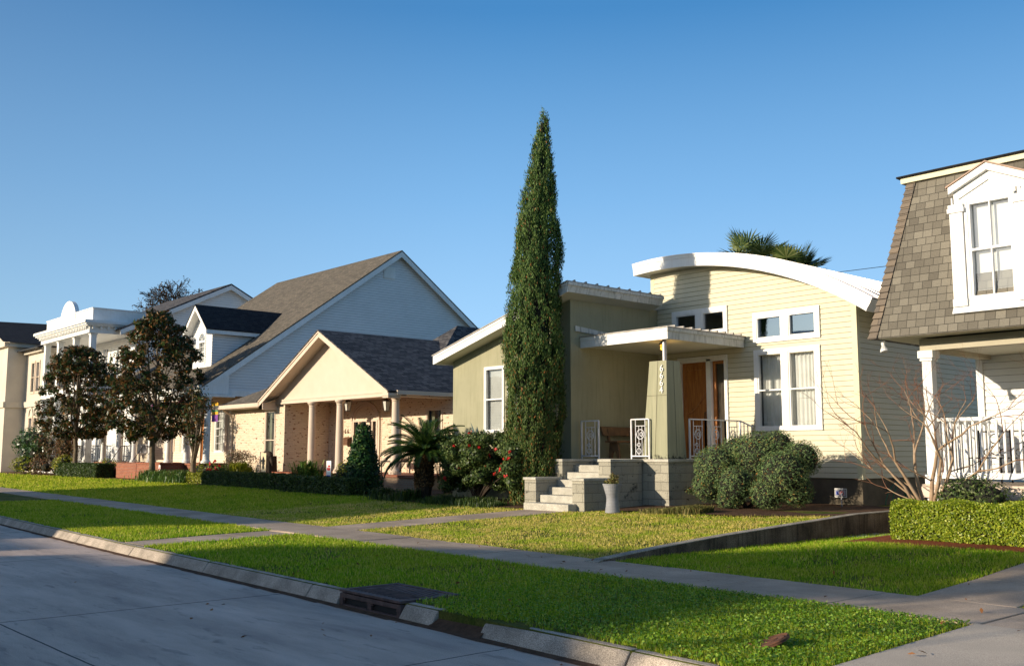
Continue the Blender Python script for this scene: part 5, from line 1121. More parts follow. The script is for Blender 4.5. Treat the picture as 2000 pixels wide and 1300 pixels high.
# ---------------------------------------------------------------- tall Italian cypress
cyp = thing('cypress_tree', 'tall narrow dark green cypress beside the front steps of the olive green house', 'tree', (-18.45, 17.0, .38))
cx0, cy0 = -18.40, 17.05
pz = [.55, 1.0, 2.0, 2.8, 4.0, 5.0, 6.0, 7.0, 7.8, 8.6, 9.2, 9.7, 10.1, 10.5]; pr_ = [.50, .62, .68, .70, .70, .67, .62, .56, .46, .33, .22, .14, .07, .015]
def cypress_pts(n, z0, z1):
    zz = z0 + (z1 - z0) * RNG.random(n * 3); keep = RNG.random(n * 3) < np.interp(zz, pz, pr_) / .72; zz = zz[keep][:n]; a = RNG.random(len(zz)) * 2 * np.pi
    return zz, a
nc = 1700; zz, a = cypress_pts(nc, .5, 10.4)
lump = 1 + .10 * np.sin(a * 3 + zz * 1.7) + .07 * np.sin(a * 5 - zz * 3.1)
rr = np.interp(zz, pz, pr_) * lump * (.80 + .18 * RNG.random(len(zz))); dx = np.interp(zz, [0, 4, 7, 9, 10.5], [0, .03, .12, .30, .42])
C0 = np.stack([cx0 + dx + rr * np.cos(a), cy0 + dx * .1 + rr * np.sin(a), zz], 1); R0 = np.stack([np.cos(a), np.sin(a), np.zeros_like(a)], 1)
per = 72; k = len(C0)
off = RNG.normal(size=(k, per, 3)) * np.array([.036, .036, .11]); P = (C0[:, None] + off + R0[:, None] * (.04 * RNG.random((k, per, 1)))).reshape(-1, 3)
Nn = np.repeat(R0, per, 0) + RNG.normal(0, .5, (k * per, 3)); up_ = np.repeat(R0 * .35, per, 0) + np.array([0, 0, 1.0])
low = P[:, 2] < 3.6 + RNG.normal(0, 1.2, len(P))
V = leaves(P, unit(Nn), .072, .28, .28, up_)
V = V.reshape(-1, 4, 3); crown = thing
quads_obj('crown', V[~low].reshape(-1, 3), 4, M['cypress'], cyp); quads_obj('crown', V[low].reshape(-1, 3), 4, M['cypress_low'], cyp)
m = MB(); m.tube([(cx0 + float(np.interp(z, [0, 4, 7, 9, 10.5], [0, .03, .12, .30, .42])), cy0, z) for z in pz[:-1]], [max(.02, r * .58) for r in pr_[:-1]], 12); m.build('inner_core', M['twigs'], cyp)  # solid dark core inside the crown, inner shade put into its colour
m = MB(); m.tube([(cx0, cy0, .2), (cx0, cy0, 1.2)], [.14, .1], 8); m.build('trunk', M['darkbark'], cyp)
# ---------------------------------------------------------------- round / irregular shrubs
def shrub(name, label, cat, x, y, lumps, mat, leaf, per, group=None, core=.72, z0=None, asp=.5, stems=6, up=None, jit=.5, flat=.85, shell=.72, coremat='twigs'):
    """lumps: list of (dx, dy, dz, r) relative to the base"""
    z = g3z(x, y) if z0 is None else z0; t = thing(name, label, cat, (x, y, z), group)
    Cc = np.array([(x + a, y + b, z + c) for a, b, c, r in lumps]); R = np.array([l[3] for l in lumps])
    P, N_ = clumps(Cc, R, per, flat, shell)
    bumpy = 1 + .0 * P[:, :1]
    P = P + N_ * (RNG.random((len(P), 1)) - .3) * .18 * R.mean(); keep = P[:, 2] > z + .02; P, N_ = P[keep], N_[keep]
    fol('foliage', P, N_, leaf, mat, t, asp, jit, up)
    if core:
        m = MB()
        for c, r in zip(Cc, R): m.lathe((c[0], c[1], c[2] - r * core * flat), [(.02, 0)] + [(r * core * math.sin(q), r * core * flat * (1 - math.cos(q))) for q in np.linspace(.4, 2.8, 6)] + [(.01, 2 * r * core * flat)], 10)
        m.build('dark_core', M[coremat], t, smooth=True)
    if stems:
        m = MB()
        for i in range(stems):
            tg = Cc[RNG.integers(len(Cc))]; m.tube([(x + RNG.normal(0, .05), y + RNG.normal(0, .05), z - .05), (x + (tg[0] - x) * .4, y + (tg[1] - y) * .4, z + (tg[2] - z) * .5), tuple(tg)], [.025, .018, .008], 5)
        m.build('stem', M['darkbark'], t)
    return t
# juniper: clipped into separate round lumps
jz = g3z(-13.9, 19.3)
jspec = [(1402, 912, 18.95, .66), (1385, 950, 18.8, .46), (1482, 888, 19.35, .70), (1436, 946, 18.35, .52), (1425, 975, 18.5, .34), (1530, 925, 18.6, .66), (1566, 895, 19.2, .50), (1500, 962, 18.5, .46), (1556, 958, 18.8, .42), (1440, 880, 19.3, .46), (1520, 868, 19.5, .42)]
def jlump(a, b, Y, r):
    q = at(a, b, Y=Y); return (q[0] + 13.4, q[1] - 19.0, q[2] - jz, r * .83)
jl = [jlump(*q) for q in jspec]
shrub('juniper', 'large blue-green juniper clipped into round lumps below the yellow house windows', 'shrub', -13.40, 19.0, jl, 'juniper', .058, 11000, core=.84, asp=.3, stems=9, up=None, jit=.6, flat=.92, shell=.88)
jt = [o for o in bpy.data.objects if o.name.startswith('juniper')][0]
P, N_ = clumps(np.array([(-14.9, 18.75, jz + .35), (-13.55, 18.35, jz + .95), (-13.2, 18.4, jz + 1.15), (-14.1, 18.3, jz + .5)]), np.array([.13, .12, .1, .12]), 5000, .8, .3); fol('dead_patch', P, N_, .06, 'cypress_low', jt, .3)
# camellia with red flowers
lc = []
for i in range(72):
    px_ = RNG.uniform(870, 1008); py_ = RNG.uniform(852, 950); yy = RNG.uniform(16.3, 17.4); q = at(px_, py_, Y=yy)
    top = 1.95 - abs((px_ - 945) / 95) * .45; 
    lc.append((q[0] + 20.3, q[1] - 16.8, min(q[2], 2.1) - .4, RNG.uniform(.20, .32)))
ct = shrub('camellia', 'camellia bush dotted with red flowers between the sago palm and the cypress', 'shrub', -20.3, 16.8, lc, 'camellia', .08, 7500, core=.55, asp=.5, stems=16, shell=.3)
P = []
for i in range(34):
    l = lc[RNG.integers(len(lc))]; d = sphere_pts(1)[0]; d[1] = -abs(d[1]); P.append(np.array([-20.3 + l[0], 16.8 + l[1], .4 + l[2]]) + d * l[3] * 1.08)
for i, p in enumerate(P):
    cc = p + RNG.normal(0, .018, (14, 3)); quads_obj('flower', leaves(cc, sphere_pts(14), .055, .8), 4, M['redflower'], ct)
# agave behind
ag = thing('agave', 'blue-grey sword-leaved plant rising behind the red-flowered camellia', 'plant', (-21.0, 17.55, .42))
def blades_plant(parent, name, c, n, L, w, mat, spread=(.1, .9), droop=.3, seg=5, z0=0, fold=.0):
    vs = []
    for i in range(n):
        a = RNG.random() * 6.283; s_ = RNG.uniform(*spread); d = np.array([math.cos(a), math.sin(a), 0]); l = L * RNG.uniform(.7, 1.1); p = np.array([c[0], c[1], c[2] + z0]) + d * .02; wv = np.array([-math.sin(a), math.cos(a), 0])
        el_ = math.pi / 2 * (1 - s_ * .9); pts = [p]
        for k in range(seg): p = p + (d * math.cos(el_) + np.array([0, 0, math.sin(el_)])) * l / seg; el_ -= droop * s_ * (k + 1) / seg; pts.append(p)
        ws = [w * math.sin(math.pi * (.25 + .75 * k / seg)) for k in range(seg + 1)]
        for k in range(seg): vs += [pts[k] - wv * ws[k] / 2, pts[k] + wv * ws[k] / 2, pts[k + 1] + wv * ws[k + 1] / 2, pts[k + 1] - wv * ws[k + 1] / 2]
    return quads_obj(name, np.array(vs), 4, M[mat], parent)
blades_plant(ag, 'leaf', (-21.1, 17.55, 1.72), 26, .85, .12, 'agave', (.05, .75), .2)
m = MB(); m.tube([(-21.05, 17.5, .3), (-21.05, 17.5, 1.75)], [.12, .1], 8); m.build('trunk', M['darkbark'], ag)
# sago palm
sg = thing('sago_palm', 'sago palm with arching dark fronds on a thick shaggy trunk', 'palm', (-22.75, 16.9, .4)); sx, sy, szz = -22.75, 16.9, 1.62
def frond(c, az_, el0, L, droop, n=34, leaflet=.16, w=.010, vee=.5):
    d = np.array([math.cos(az_), math.sin(az_), 0.]); side = np.array([-math.sin(az_), math.cos(az_), 0.]); p = np.array(c, float); e = el0; vs = []; pts = [p.copy()]; dirs = []
    for k in range(n):
        v = d * math.cos(e) + np.array([0, 0, math.sin(e)]); dirs.append(v); p = p + v * L / n; pts.append(p.copy()); e -= droop / n * (1 + k / n)
    for k in range(2, n):
        v = dirs[k]; up_v = np.cross(side, v) * (1 if np.cross(side, v)[2] > 0 else -1); ll_ = leaflet * math.sin(math.pi * (.12 + .83 * k / n)) ** .6
        for s_ in (-1, 1):
            dd = side * s_ + v * .75 + up_v * vee; dd /= np.linalg.norm(dd); q = pts[k]; e_ = q + dd * ll_; mid = q + dd * ll_ * .5 + v * 0; ww = v * w
            vs += [q - ww * .6, q + ww * .6, e_ + ww * .1, mid - ww]
    return vs, pts
vs = []; ra = MB()
for i in range(95):
    f_, pt = frond((sx, sy, szz + RNG.uniform(-.05, .08)), i * 2.39996, RNG.uniform(.15, 1.45) if i % 4 else RNG.uniform(.0, .6), RNG.uniform(1.15, 1.5), RNG.uniform(.5, 1.1), 44, .17, .016); vs += f_; ra.tube(pt[::4], [.012] * len(pt[::4]), 4, False)
quads_obj('fronds', np.array(vs), 4, M['sago'], sg); ra.build('frond_stems', M['sago'], sg)
m = MB(); m.tube([(sx, sy, .25), (sx + .02, sy, .9), (sx, sy, 1.6)], [.17, .24, .2], 12); m.build('trunk', M['darkbark'], sg)
nn_ = 1500; a = RNG.random(nn_) * 6.28; z = RNG.uniform(.75, 1.62, nn_); R_ = np.stack([np.cos(a), np.sin(a), 0 * a], 1); P = np.stack([sx + .25 * np.cos(a), sy + .25 * np.sin(a), z], 1)
M['sagobark'] = leafmat('shaggy_leaf_bases', [(0, (.05, .03, .015)), (.6, (.16, .085, .035)), (1, (.34, .22, .10))], .8, .2, 0)
fol('leaf_bases', P, R_, .13, 'sagobark', sg, .35, .4, R_ * .9 + np.array([0, 0, .7]))
# conical holly
hc = (-27.4, 17.9); hz = g3z(*hc); n = 5200; t_ = RNG.random(n) ** .8; t_ = 1 - np.sqrt(1 - RNG.random(n) * .985); zz = hz + .08 + 2.42 * t_; rr = (.62 * (1 - t_) ** .62 * (1 + .1 * np.sin(t_ * 30 + RNG.random(n) * 6)) + .02) * (.82 + .22 * RNG.random(n)); a = RNG.random(n) * 6.28
ho = thing('holly', 'glossy dark green holly clipped to a cone in front of the brick house porch', 'shrub', (*hc, hz)); R_ = np.stack([np.cos(a), np.sin(a), 0 * a + .4], 1)
P = np.stack([hc[0] + rr * np.cos(a), hc[1] + rr * np.sin(a), zz], 1); fol('foliage', P, unit(R_), .115, 'holly', ho, .5, .5)
m = MB(); m.lathe((hc[0], hc[1], hz), [(.46, 0.05), (.44, .6), (.35, 1.2), (.22, 1.8), (.06, 2.3)], 12); m.build('dark_core', M['twigs'], ho)
# ---------------------------------------------------------------- box hedges
def hedge(label, p0, p1, depth, h, mat, leaf, dens, cat='hedge', z0=None, rough=.05, group=None):
    a = np.array(p0, float); b = np.array(p1, float); L = np.linalg.norm(b - a); u = (b - a) / L; v = np.array([-u[1], u[0]]); mid = (a + b) / 2
    z = g3z(*mid) if z0 is None else z0; t = thing('hedge', label, cat, (mid[0], mid[1], z), group)
    areas = [L * h, L * h, L * depth, depth * h, depth * h]; Ps, Ns = [], []
    for k, A in enumerate(areas):
        n = int(A * dens); s, w = RNG.random(n), RNG.random(n); j = -RNG.random(n) ** 2 * .09 + rough * np.sin(s * L * 7 + w * 3) * .5 + RNG.normal(0, .012, n)
        if k < 2: q = a + np.outer(s * L, u); sg_ = 1 if k else -1; off = (depth / 2 + j) * sg_; P = np.c_[q + np.outer(off, v), w * h]; Nn = np.tile([*(v * sg_), .15], (n, 1))
        elif k == 2: q = a + np.outer(s * L, u) + np.outer((w - .5) * depth, v); P = np.c_[q, h + j]; Nn = np.tile([0, 0, 1.], (n, 1))
        else: sg_ = 1 if k == 4 else -1; e = b if k == 4 else a; q = e + np.outer(j * sg_, u) + np.outer((s - .5) * depth, v); P = np.c_[q, w * h]; Nn = np.tile([*(u * sg_), .1], (n, 1))
        edge = .05; P[:, 2] = P[:, 2] * 1.0 + .03; Ps.append(P); Ns.append(Nn)
    P = np.concatenate(Ps); Nn = np.concatenate(Ns); P[:, 2] += np.array([g3z(x, y) for x, y in P[:, :2]]) if z0 is None else z
    fol('foliage', P, unit(Nn + RNG.normal(0, .5, Nn.shape)), leaf, mat, t, .6, .5)
    m = MB(); c = .07; q = [a + u * c + v * (depth / 2 - c), b - u * c + v * (depth / 2 - c), b - u * c - v * (depth / 2 - c), a + u * c - v * (depth / 2 - c)]
    m.hexa([(x, y, g3z(x, y) + .04) for x, y in q], [(x, y, g3z(x, y) + h - c) for x, y in q]); m.build('dark_core', M['twigs'], t)
    return t
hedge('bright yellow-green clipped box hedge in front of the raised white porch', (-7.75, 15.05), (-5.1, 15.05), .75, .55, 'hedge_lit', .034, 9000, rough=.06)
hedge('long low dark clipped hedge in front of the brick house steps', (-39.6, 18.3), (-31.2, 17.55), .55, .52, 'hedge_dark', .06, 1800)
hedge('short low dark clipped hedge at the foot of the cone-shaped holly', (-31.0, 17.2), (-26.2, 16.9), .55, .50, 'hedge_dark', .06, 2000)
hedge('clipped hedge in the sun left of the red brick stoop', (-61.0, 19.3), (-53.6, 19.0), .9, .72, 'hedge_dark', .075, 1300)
def strap_row(label, p0, p1, n, h, mat, cat='plants', width=.5, group=None):
    a = np.array(p0); b = np.array(p1); t = thing('border_plants', label, cat, (*((a + b) / 2), g3z(*((a + b) / 2))), group); vs = []
    for i in range(int(n * 1.9)):
        q = a + (b - a) * RNG.random(); q = q + np.array([0, RNG.normal(0, width / 2)]); az_ = RNG.random() * 6.28; l = h * RNG.uniform(.45, 1.35) * (.8 + .25 * math.sin(q[0] * 4.1)); d = np.array([math.cos(az_), math.sin(az_), 0]) * l * RNG.uniform(.2, .9); p = np.array([q[0], q[1], g3z(*q) + .02]); wv = np.array([-math.sin(az_), math.cos(az_), 0]) * h * .028
        m1 = p + d * .35 + np.array([0, 0, l * .75]); m2 = p + d + np.array([0, 0, l * .8]); vs += [p - wv, p + wv, m1 + wv, m1 - wv, m1 - wv, m1 + wv, m2 + wv * .2, m2 - wv * .2]
    quads_obj('leaves', np.array(vs), 4, M[mat], t); return t
strap_row('bed of green strap-leaved plants around the magnolia trunk right of the brick stoop', (-47.2, 18.9), (-42.0, 18.7), 2600, .5, 'liriope', 'flower bed', .7)
strap_row('low clump of yellowing grass-like leaves beside the grey planter at the pier base', (-14.4, 16.75), (-13.1, 17.1), 2600, .16, 'drystrap', 'plant', .34)
strap_row('narrow tuft of spiky green leaves under the camellia', (-21.9, 16.3), (-18.6, 16.1), 1500, .22, 'hedge_dark', 'plant', .5)
strap_row('dark low leafy clump at the foot of the sago palm', (-24.2, 16.4), (-22.6, 16.4), 1100, .32, 'hedge_dark', 'plant', .4)
strap_row('tall spiky grass clump beside the small white yard sign', (-31.9, 18.35), (-30.9, 18.35), 420, .95, 'liriope', 'plant', .35)
strap_row('spiky clump right of the fleur-de-lis garden flag', (-38.2, 18.9), (-37.3, 18.8), 420, .85, 'lime', 'plant', .35)
hedge('low lime-green border hedge under the porch flag', (-42.0, 18.75), (-39.4, 18.6), .7, .42, 'lime', .07, 1300)
shrub('shrub', 'yellow-green flowering shrub below the big round column of the grey gabled house', 'shrub', -42.6, 19.6, [(-1, 0, .45, .4), (-.4, 0, .5, .4), (.3, 0, .5, .42), (.9, .1, .45, .4)], 'lime', .09, 900)
shrub('shrub', 'ball-shaped yellow-green shrub left of the cone-shaped holly', 'shrub', -28.95, 18.2, [(0, 0, .55, .42), (.05, 0, .75, .34)], 'lime', .07, 2200)
shrub('rosebush', 'sparse pinkish rose bush against the sunlit whitewashed brick wall', 'shrub', -38.6, 19.1, [(RNG.normal(0, .4), RNG.normal(0, .2), RNG.uniform(.5, 1.35), .26) for i in range(16)], 'rosebush', .075, 1700, core=0, stems=10, shell=.2)
shrub('rosebush', 'small dark rose bush with red blooms at the left end of the long dark hedge', 'shrub', -39.4, 18.75, [(RNG.normal(0, .3), 0, RNG.uniform(.25, .7), .24) for i in range(7)], 'hedge_dark', .075, 1500, core=0, stems=6, shell=.2)
rb = [o for o in bpy.data.objects if o.name.startswith('rosebush')]
for k in range(6):
    p = np.array([-39.4 + RNG.normal(0, .4), 18.4, .95 + RNG.uniform(0, .5)]); quads_obj('flower', leaves(p + RNG.normal(0, .03, (12, 3)), sphere_pts(12), .09, .8), 4, M['redflower'], rb[1])
for i, (lx, lbl) in enumerate(((-7.05, 'dark glossy round shrub behind the bright box hedge, below the porch balusters'), (-5.75, 'dark glossy round shrub at the right edge behind the bright box hedge'))):
    shrub('shrub', lbl, 'shrub', lx, 15.95, [(0, 0, .45, .42), (-.22, 0, .62, .34), (.25, 0, .6, .36), (0, 0, .74, .3)], 'camellia', .05, 6500, core=.7)
# left-hand shrubs
shrub('shrub', 'dark green leafy shrub at the left edge of the photo', 'shrub', -68.0, 19.8, [(-2.2, 0, 1.9, .9), (-1.2, 0, 2.3, .9), (0, 0, 2.2, .9), (1.0, 0, 1.9, .7), (-1, 0, 1.2, .9), (0, 0, 1.3, .8)], 'shrub_green', .2, 330, core=.55)
shrub('shrub', 'tall reddish-brown wild shrub in front of the stucco house', 'shrub', -64.2, 19.9, [(RNG.uniform(-2.6, 2.8), RNG.uniform(-.5, .5), RNG.uniform(.6, 2.3), RNG.uniform(.4, .7)) for i in range(22)], 'shrub_red', .13, 420, core=.3, shell=.2, stems=14)
shrub('shrub', 'bright green rounded bush in front of the reddish wild shrub', 'shrub', -60.9, 19.2, [(0, 0, .7, .6), (-.4, 0, .5, .5), (.4, 0, .9, .45)], 'lime', .12, 800, core=.6)
shrub('shrub', 'low yellow-green shrub near the left edge of the lawn', 'shrub', -67.5, 19.0, [(-1.2, 0, .6, .6), (-.3, 0, .7, .6), (.7, 0, .5, .5)], 'lime', .13, 600, core=.6)
shrub('shrub', 'low dark shrub between the yellow-green shrub and the bright green bush', 'shrub', -64.0, 19.0, [(-.9, 0, .6, .6), (0, 0, .6, .6), (.8, 0, .5, .5)], 'shrub_red', .12, 700, core=.6)
shrub('shrub', 'yellow-green bush behind the clipped hedge left of the brick stoop', 'shrub', -55.6, 19.9, [(-.9, 0, .6, .42), (0, 0, .7, .42), (.9, 0, .6, .4)], 'lime', .10, 700, core=.4)
# ---------------------------------------------------------------- magnolias
def magnolia(label, x, y, ztr, zb, zt_, R, ncl, per, leaf, prof, rx=1.0):
    z = g3z(x, y); t = thing('magnolia_tree', label, 'tree', (x, y, z)); C = []
    while len(C) < ncl:
        h = RNG.random(); r = np.interp(h, *prof) * R; a = RNG.random() * 6.28; q = math.sqrt(RNG.uniform(.12, 1)) * r
        C.append((x + q * math.cos(a) * rx, y + q * math.sin(a), zb + (zt_ - zb) * h))
    C = np.array(C); P, N_ = clumps(C, RNG.uniform(.22, .40, ncl), -per, .75, .25)
    fol('crown', P, unit(N_ + np.array([0, 0, .4])), leaf, 'magnolia', t, .42, .6)
    trunk_tree(t, (x, y, z - .1), (x, y, zt_ - .9), .15, .03, 'bark', 26, C, 8, lean=.05); return t
magnolia('large magnolia tree with bronze-green leaves, the taller of the two', -47.3, 19.0, 2.2, 2.35, 8.45, 2.45, 420, 40, .20, ([0, .08, .25, .5, .75, .92, 1], [.45, .85, 1.0, .95, .68, .42, .12]))
magnolia('smaller magnolia tree with bronze leaves, left of the taller one', -58.9, 19.2, 2.3, 2.6, 7.65, 2.3, 360, 38, .21, ([0, .1, .3, .55, .8, .95, 1], [.5, .9, 1.0, .92, .78, .42, .2]))
magnolia('slender young magnolia sapling in front of the grey gabled house porch', -41.9, 18.7, 1.8, 2.1, 4.6, .6, 40, 34, .14, ([0, .5, 1], [.45, 1, .5]))
# ---------------------------------------------------------------- crape myrtle (bare, multi-stemmed)
cm = thing('crape_myrtle', 'bare many-stemmed crape myrtle with reddish twigs behind the bright box hedge', 'tree', (-7.7, 15.85, .35))
tr = MB(); tw = MB()
def grow(p, d, L, r, depth, cb):
    n = 4; path = [p]; q = p.copy(); dd = d.copy()
    for i in range(n):
        dd = dd + RNG.normal(0, .10, 3) + np.array([0, 0, .03]); dd /= np.linalg.norm(dd); q = q + dd * L / n; path.append(q.copy())
    r1 = r * .62; rad = [r + (r1 - r) * i / n for i in range(n + 1)]; (tr if r > .0085 else tw).tube(path, rad, 6 if r > .01 else 4, False)
    if depth == 0: return
    k = 2 if depth > 1 else 3
    for j in range(k):
        nd = dd + RNG.normal(0, .42, 3); nd[2] = nd[2] * .8 + .12; nd /= np.linalg.norm(nd); grow(q, nd, L * RNG.uniform(.6, .85), r1 * .85, depth - 1, cb)
    if depth > 1 and RNG.random() < .7:
        i = RNG.integers(1, n); nd = dd + RNG.normal(0, .6, 3); nd /= np.linalg.norm(nd); grow(path[i], nd, L * .5, r1 * .6, depth - 2 if depth > 2 else 0, cb)
rtv = np.array([.664, .748, 0.])
for (lean_, L, r, off) in ((-.72, 1.25, .028, -.10), (-.46, 1.2, .034, -.06), (-.2, 1.25, .036, -.02), (.02, 1.3, .038, .02), (.10, 1.15, .036, .06), (.36, 1.2, .034, .10), (.55, 1.2, .030, .12), (-.62, .9, .024, .0)):
    b0 = np.array([-7.72, 15.85, .3]) + rtv * off; d = rtv * lean_ * .5 + np.array([RNG.normal(0, .08), RNG.normal(0, .08), 1]); d /= np.linalg.norm(d)
    j = b0 + np.array([0, 0, .42]) + rtv * off * .3; tr.tube([b0, j], [r * 1.05, r], 7, False); d2 = rtv * lean_ + np.array([RNG.normal(0, .12), RNG.normal(0, .12), 1]); d2 /= np.linalg.norm(d2); grow(j, d2, L * .76, r, 5 if lean_ > -.3 else 4, None)
tr.build('trunk', M['crapebark'], cm, smooth=True); tw.build('twigs', M['crapetwig'], cm)
# ---------------------------------------------------------------- bare tree far behind the white house
bt = thing('bare_tree', 'leafless spreading tree far behind the white portico house', 'tree', (-110, 45, .4)); tr = MB(); tw = MB(); Ctips = []
def grow2(p, d, L, r, depth):
    q = p + d * L * .5 + RNG.normal(0, .05 * L, 3); e = p + d * L + RNG.normal(0, .06 * L, 3); (tr if depth > 3 else tw).tube([p, q, e], [max(r, .028), max(r * .85, .025), max(r * .7, .02)], 5 if depth > 2 else 3, False)
    if depth <= 1: Ctips.append(e)
    if depth == 0: return
    for j in range(3 if depth > 1 else 4):
        nd = d + RNG.normal(0, .55, 3); nd[2] = nd[2] * .75 + .1; nd /= np.linalg.norm(nd); grow2(e, nd, L * RNG.uniform(.62, .82), r * .6, depth - 1)
for bx, by_ in ((-109.5, 45), (-102, 45)):
    hgt = 13.8 if bx < -105 else 12.9; tr.tube([(bx, by_, 0), (bx, by_, hgt)], [.4, .3], 8); 
    for k in range(4): grow2(np.array([bx, by_, hgt]), unit(np.array([[RNG.normal(0, .7), RNG.normal(0, .7), .8]]))[0], 2.5 if bx < -105 else 2.1, .20, 5)
tr.build('trunk', M['darkbark'], bt); tw.build('twigs', M['darkbark'], bt)
Ct = np.array(Ctips); Ct = Ct[RNG.random(len(Ct)) < .22]; fol('foliage', Ct + RNG.normal(0, .15, Ct.shape), sphere_pts(len(Ct)), .22, 'shrub_red', bt, .5)
# ---------------------------------------------------------------- cabbage palms behind the curved roof
def fan(c, d, R, n=30, w=.05):
    """one fan leaf: blades radiating from c around direction d"""
    d = d / np.linalg.norm(d); s_ = np.cross(d, [0, 0, 1.]); s_ /= max(np.linalg.norm(s_), 1e-6); u = np.cross(s_, d); vs = []
    for i in range(n):
        t = (i / (n - 1) - .5) * 3.5; v = d * math.cos(t) + s_ * math.sin(t) + u * (.18 * abs(t) - .1); v /= np.linalg.norm(v); l = R * (1 - .10 * abs(t)) * RNG.uniform(.88, 1.06); pw = np.cross(v, u); pw /= np.linalg.norm(pw)
        e = c + v * l - np.array([0, 0, .10 * l * RNG.random()]); m_ = c + v * l * .55; vs += [c, m_ + pw * w, e, m_ - pw * w]
    return vs
def cabbage(label, x, y, z, R, n, xs=1.0):
    t = thing('cabbage_palm', label, 'palm', (x, y, 0), None); vs = []; st = MB(); c = np.array([x, y, z])
    for i in range(n):
        a = i * 2.399; e = RNG.uniform(-.5, 1.3); d = np.array([math.cos(a) * math.cos(e), math.sin(a) * math.cos(e), math.sin(e)]); L = R * RNG.uniform(.5, .75); f_ = c + d * L; st.tube([c, f_], [.025, .015], 4, False); d2 = d + np.array([0, 0, -.15]); vs += fan(f_, d2, R * .55, 18, .04)
    quads_obj('fan_leaves', np.array(vs), 4, M['palm'], t); st.build('leaf_stalks', M['palm'], t); m = MB(); m.tube([(x, y, 0), (x, y, z)], [.24, .2], 10); m.build('trunk', M['bark'], t)
cabbage('larger fan palm crown rising behind the curved white roof', -24.95, 36, 9.35, 2.0, 44)
cabbage('smaller fan palm crown right of the larger one behind the curved white roof', -22.75, 36, 8.75, 1.6, 34)
# ---------------------------------------------------------------- unseen trees added across the road, crowns shaped to cast shade bands on the lawn
for i, (x, lbl) in enumerate(((-12.2, 'unseen young tree added across the street for its shade, nearest the cream house'), (-8.9, 'unseen young tree added across the street for its shade, the middle one'), (-5.6, 'unseen young tree added across the street for its shade, before the white house'), (-2.2, 'unseen young tree added across the street for its shade, furthest right'))):
    t = thing('unseen_shade_tree', lbl, 'tree', (x, -12, 0)); C = np.array([(x + RNG.uniform(-1.75, 1.75), -12 + RNG.uniform(-1, 1), 6.45 + RNG.uniform(-.42, .42)) for k in range(46)])
    P, N_ = clumps(C, RNG.uniform(.3, .45, len(C)), -90, .55, .2); fol('crown', P, N_, .15, 'shrub_green', t, .5); trunk_tree(t, (x, -12, -.1), (x, -12, 6.5), .12, .04, 'bark', 14, C, 6)
# ================================================================ SMALLER THINGS
rw = thing('retaining_wall', 'low stained concrete wall rising from the sidewalk between the two front lawns', 'wall', (-9.75, 15, .2))
ysw = [10.18, 11.5, 13, 15, 17, 18.4, 21.2]; zt_ = [.215, .31, .395, .48, .565, .57, .57]
m = MB(); mt_ = MB()
for i in range(len(ysw) - 1):
    a, b = ysw[i], ysw[i + 1]; za, zb = zt_[i], zt_[i + 1]; m.hexa([(-9.75, a, -.1), (-9.60, a, -.1), (-9.60, b, -.1), (-9.75, b, -.1)], [(-9.75, a, za - .012), (-9.60, a, za - .012), (-9.60, b, zb - .012), (-9.75, b, zb - .012)])
    mt_.hexa([(-9.757, a, za - .012), (-9.593, a, za - .012), (-9.593, b, zb - .012), (-9.757, b, zb - .012)], [(-9.757, a, za), (-9.593, a, za), (-9.593, b, zb), (-9.757, b, zb)])
mt_.hexa([(-9.76, 9.98, .17), (-9.5, 9.98, .17), (-9.59, 10.19, .17), (-9.76, 10.19, .17)], [(-9.76, 9.99, .20), (-9.5, 9.99, .20), (-9.59, 10.19, .215), (-9.76, 10.19, .215)])
m.build('wall_face', M['oldwall'], rw, bevel=.01); mt_.build('wall_top', M['oldwalltop'], rw)
gv = MB(); n = 900; 
P = np.c_[RNG.uniform(-9.55, -8.2, n), 16.3 + RNG.random(n) * 1.2, np.zeros(n)]; P[:, 2] = zg(P[:, 0], P[:, 1]) + .015
tag(quads_obj('gravel', leaves(P, np.tile([0, 0, 1.], (n, 1)) + RNG.normal(0, .3, (n, 3)), .05, .8), 4, plain('white_gravel', (.6, .6, .58), rough=.9, bd=0)), kind='stuff')
# storm drain: cast iron hood with two openings and a tread plate
sdn = thing('storm_drain', 'brown cast iron storm drain inlet with a ribbed top plate set in the kerb', 'drain', (-9.1, 6.1, 0)); x0, x1 = -9.68, -8.45; OY = .30
kf = lambda x, d: (x, K(x) + d)
m = MB()
def kb(xa, xb, d0, d1, z0, z1): d0 += OY; d1 += OY; m.hexa([(xa, K(xa) + d0, z0), (xb, K(xb) + d0, z0), (xb, K(xb) + d1, z0), (xa, K(xa) + d1, z0)], [(xa, K(xa) + d0, z1), (xb, K(xb) + d0, z1), (xb, K(xb) + d1, z1), (xa, K(xa) + d1, z1)])
kb(x0, x0 + .07, -.36, -.28, -.12, .135); kb(x1 - .07, x1, -.36, -.28, -.12, .135); kb(x0 + .07, x1 - .07, -.36, -.28, .088, .135); kb(x0 + .07, x1 - .07, -.36, -.28, -.12, .018); kb(-9.10, -9.03, -.355, -.29, .018, .088)
for a_, b_ in ((x0 + .07, -9.10), (-9.03, x1 - .07)): kb(a_, a_ + .03, -.35, -.30, .06, .088); kb(b_ - .03, b_, -.35, -.30, .06, .088)
m.build('hood', M['castiron'], sdn, bevel=.006)
m = MB(); kb(x0, x0 + .05, -.28, .40, -.12, .135); kb(x1 - .05, x1, -.28, .40, -.12, .135); m.build('side_wall', M['castiron'], sdn)
DZ = -.022; kb0 = kb
def kb(a, b, c, d, e, f): kb0(a, b, c, d, e + DZ, f + DZ)
m = MB(); kb(x0, x1, -.365, .42, .172, .186)
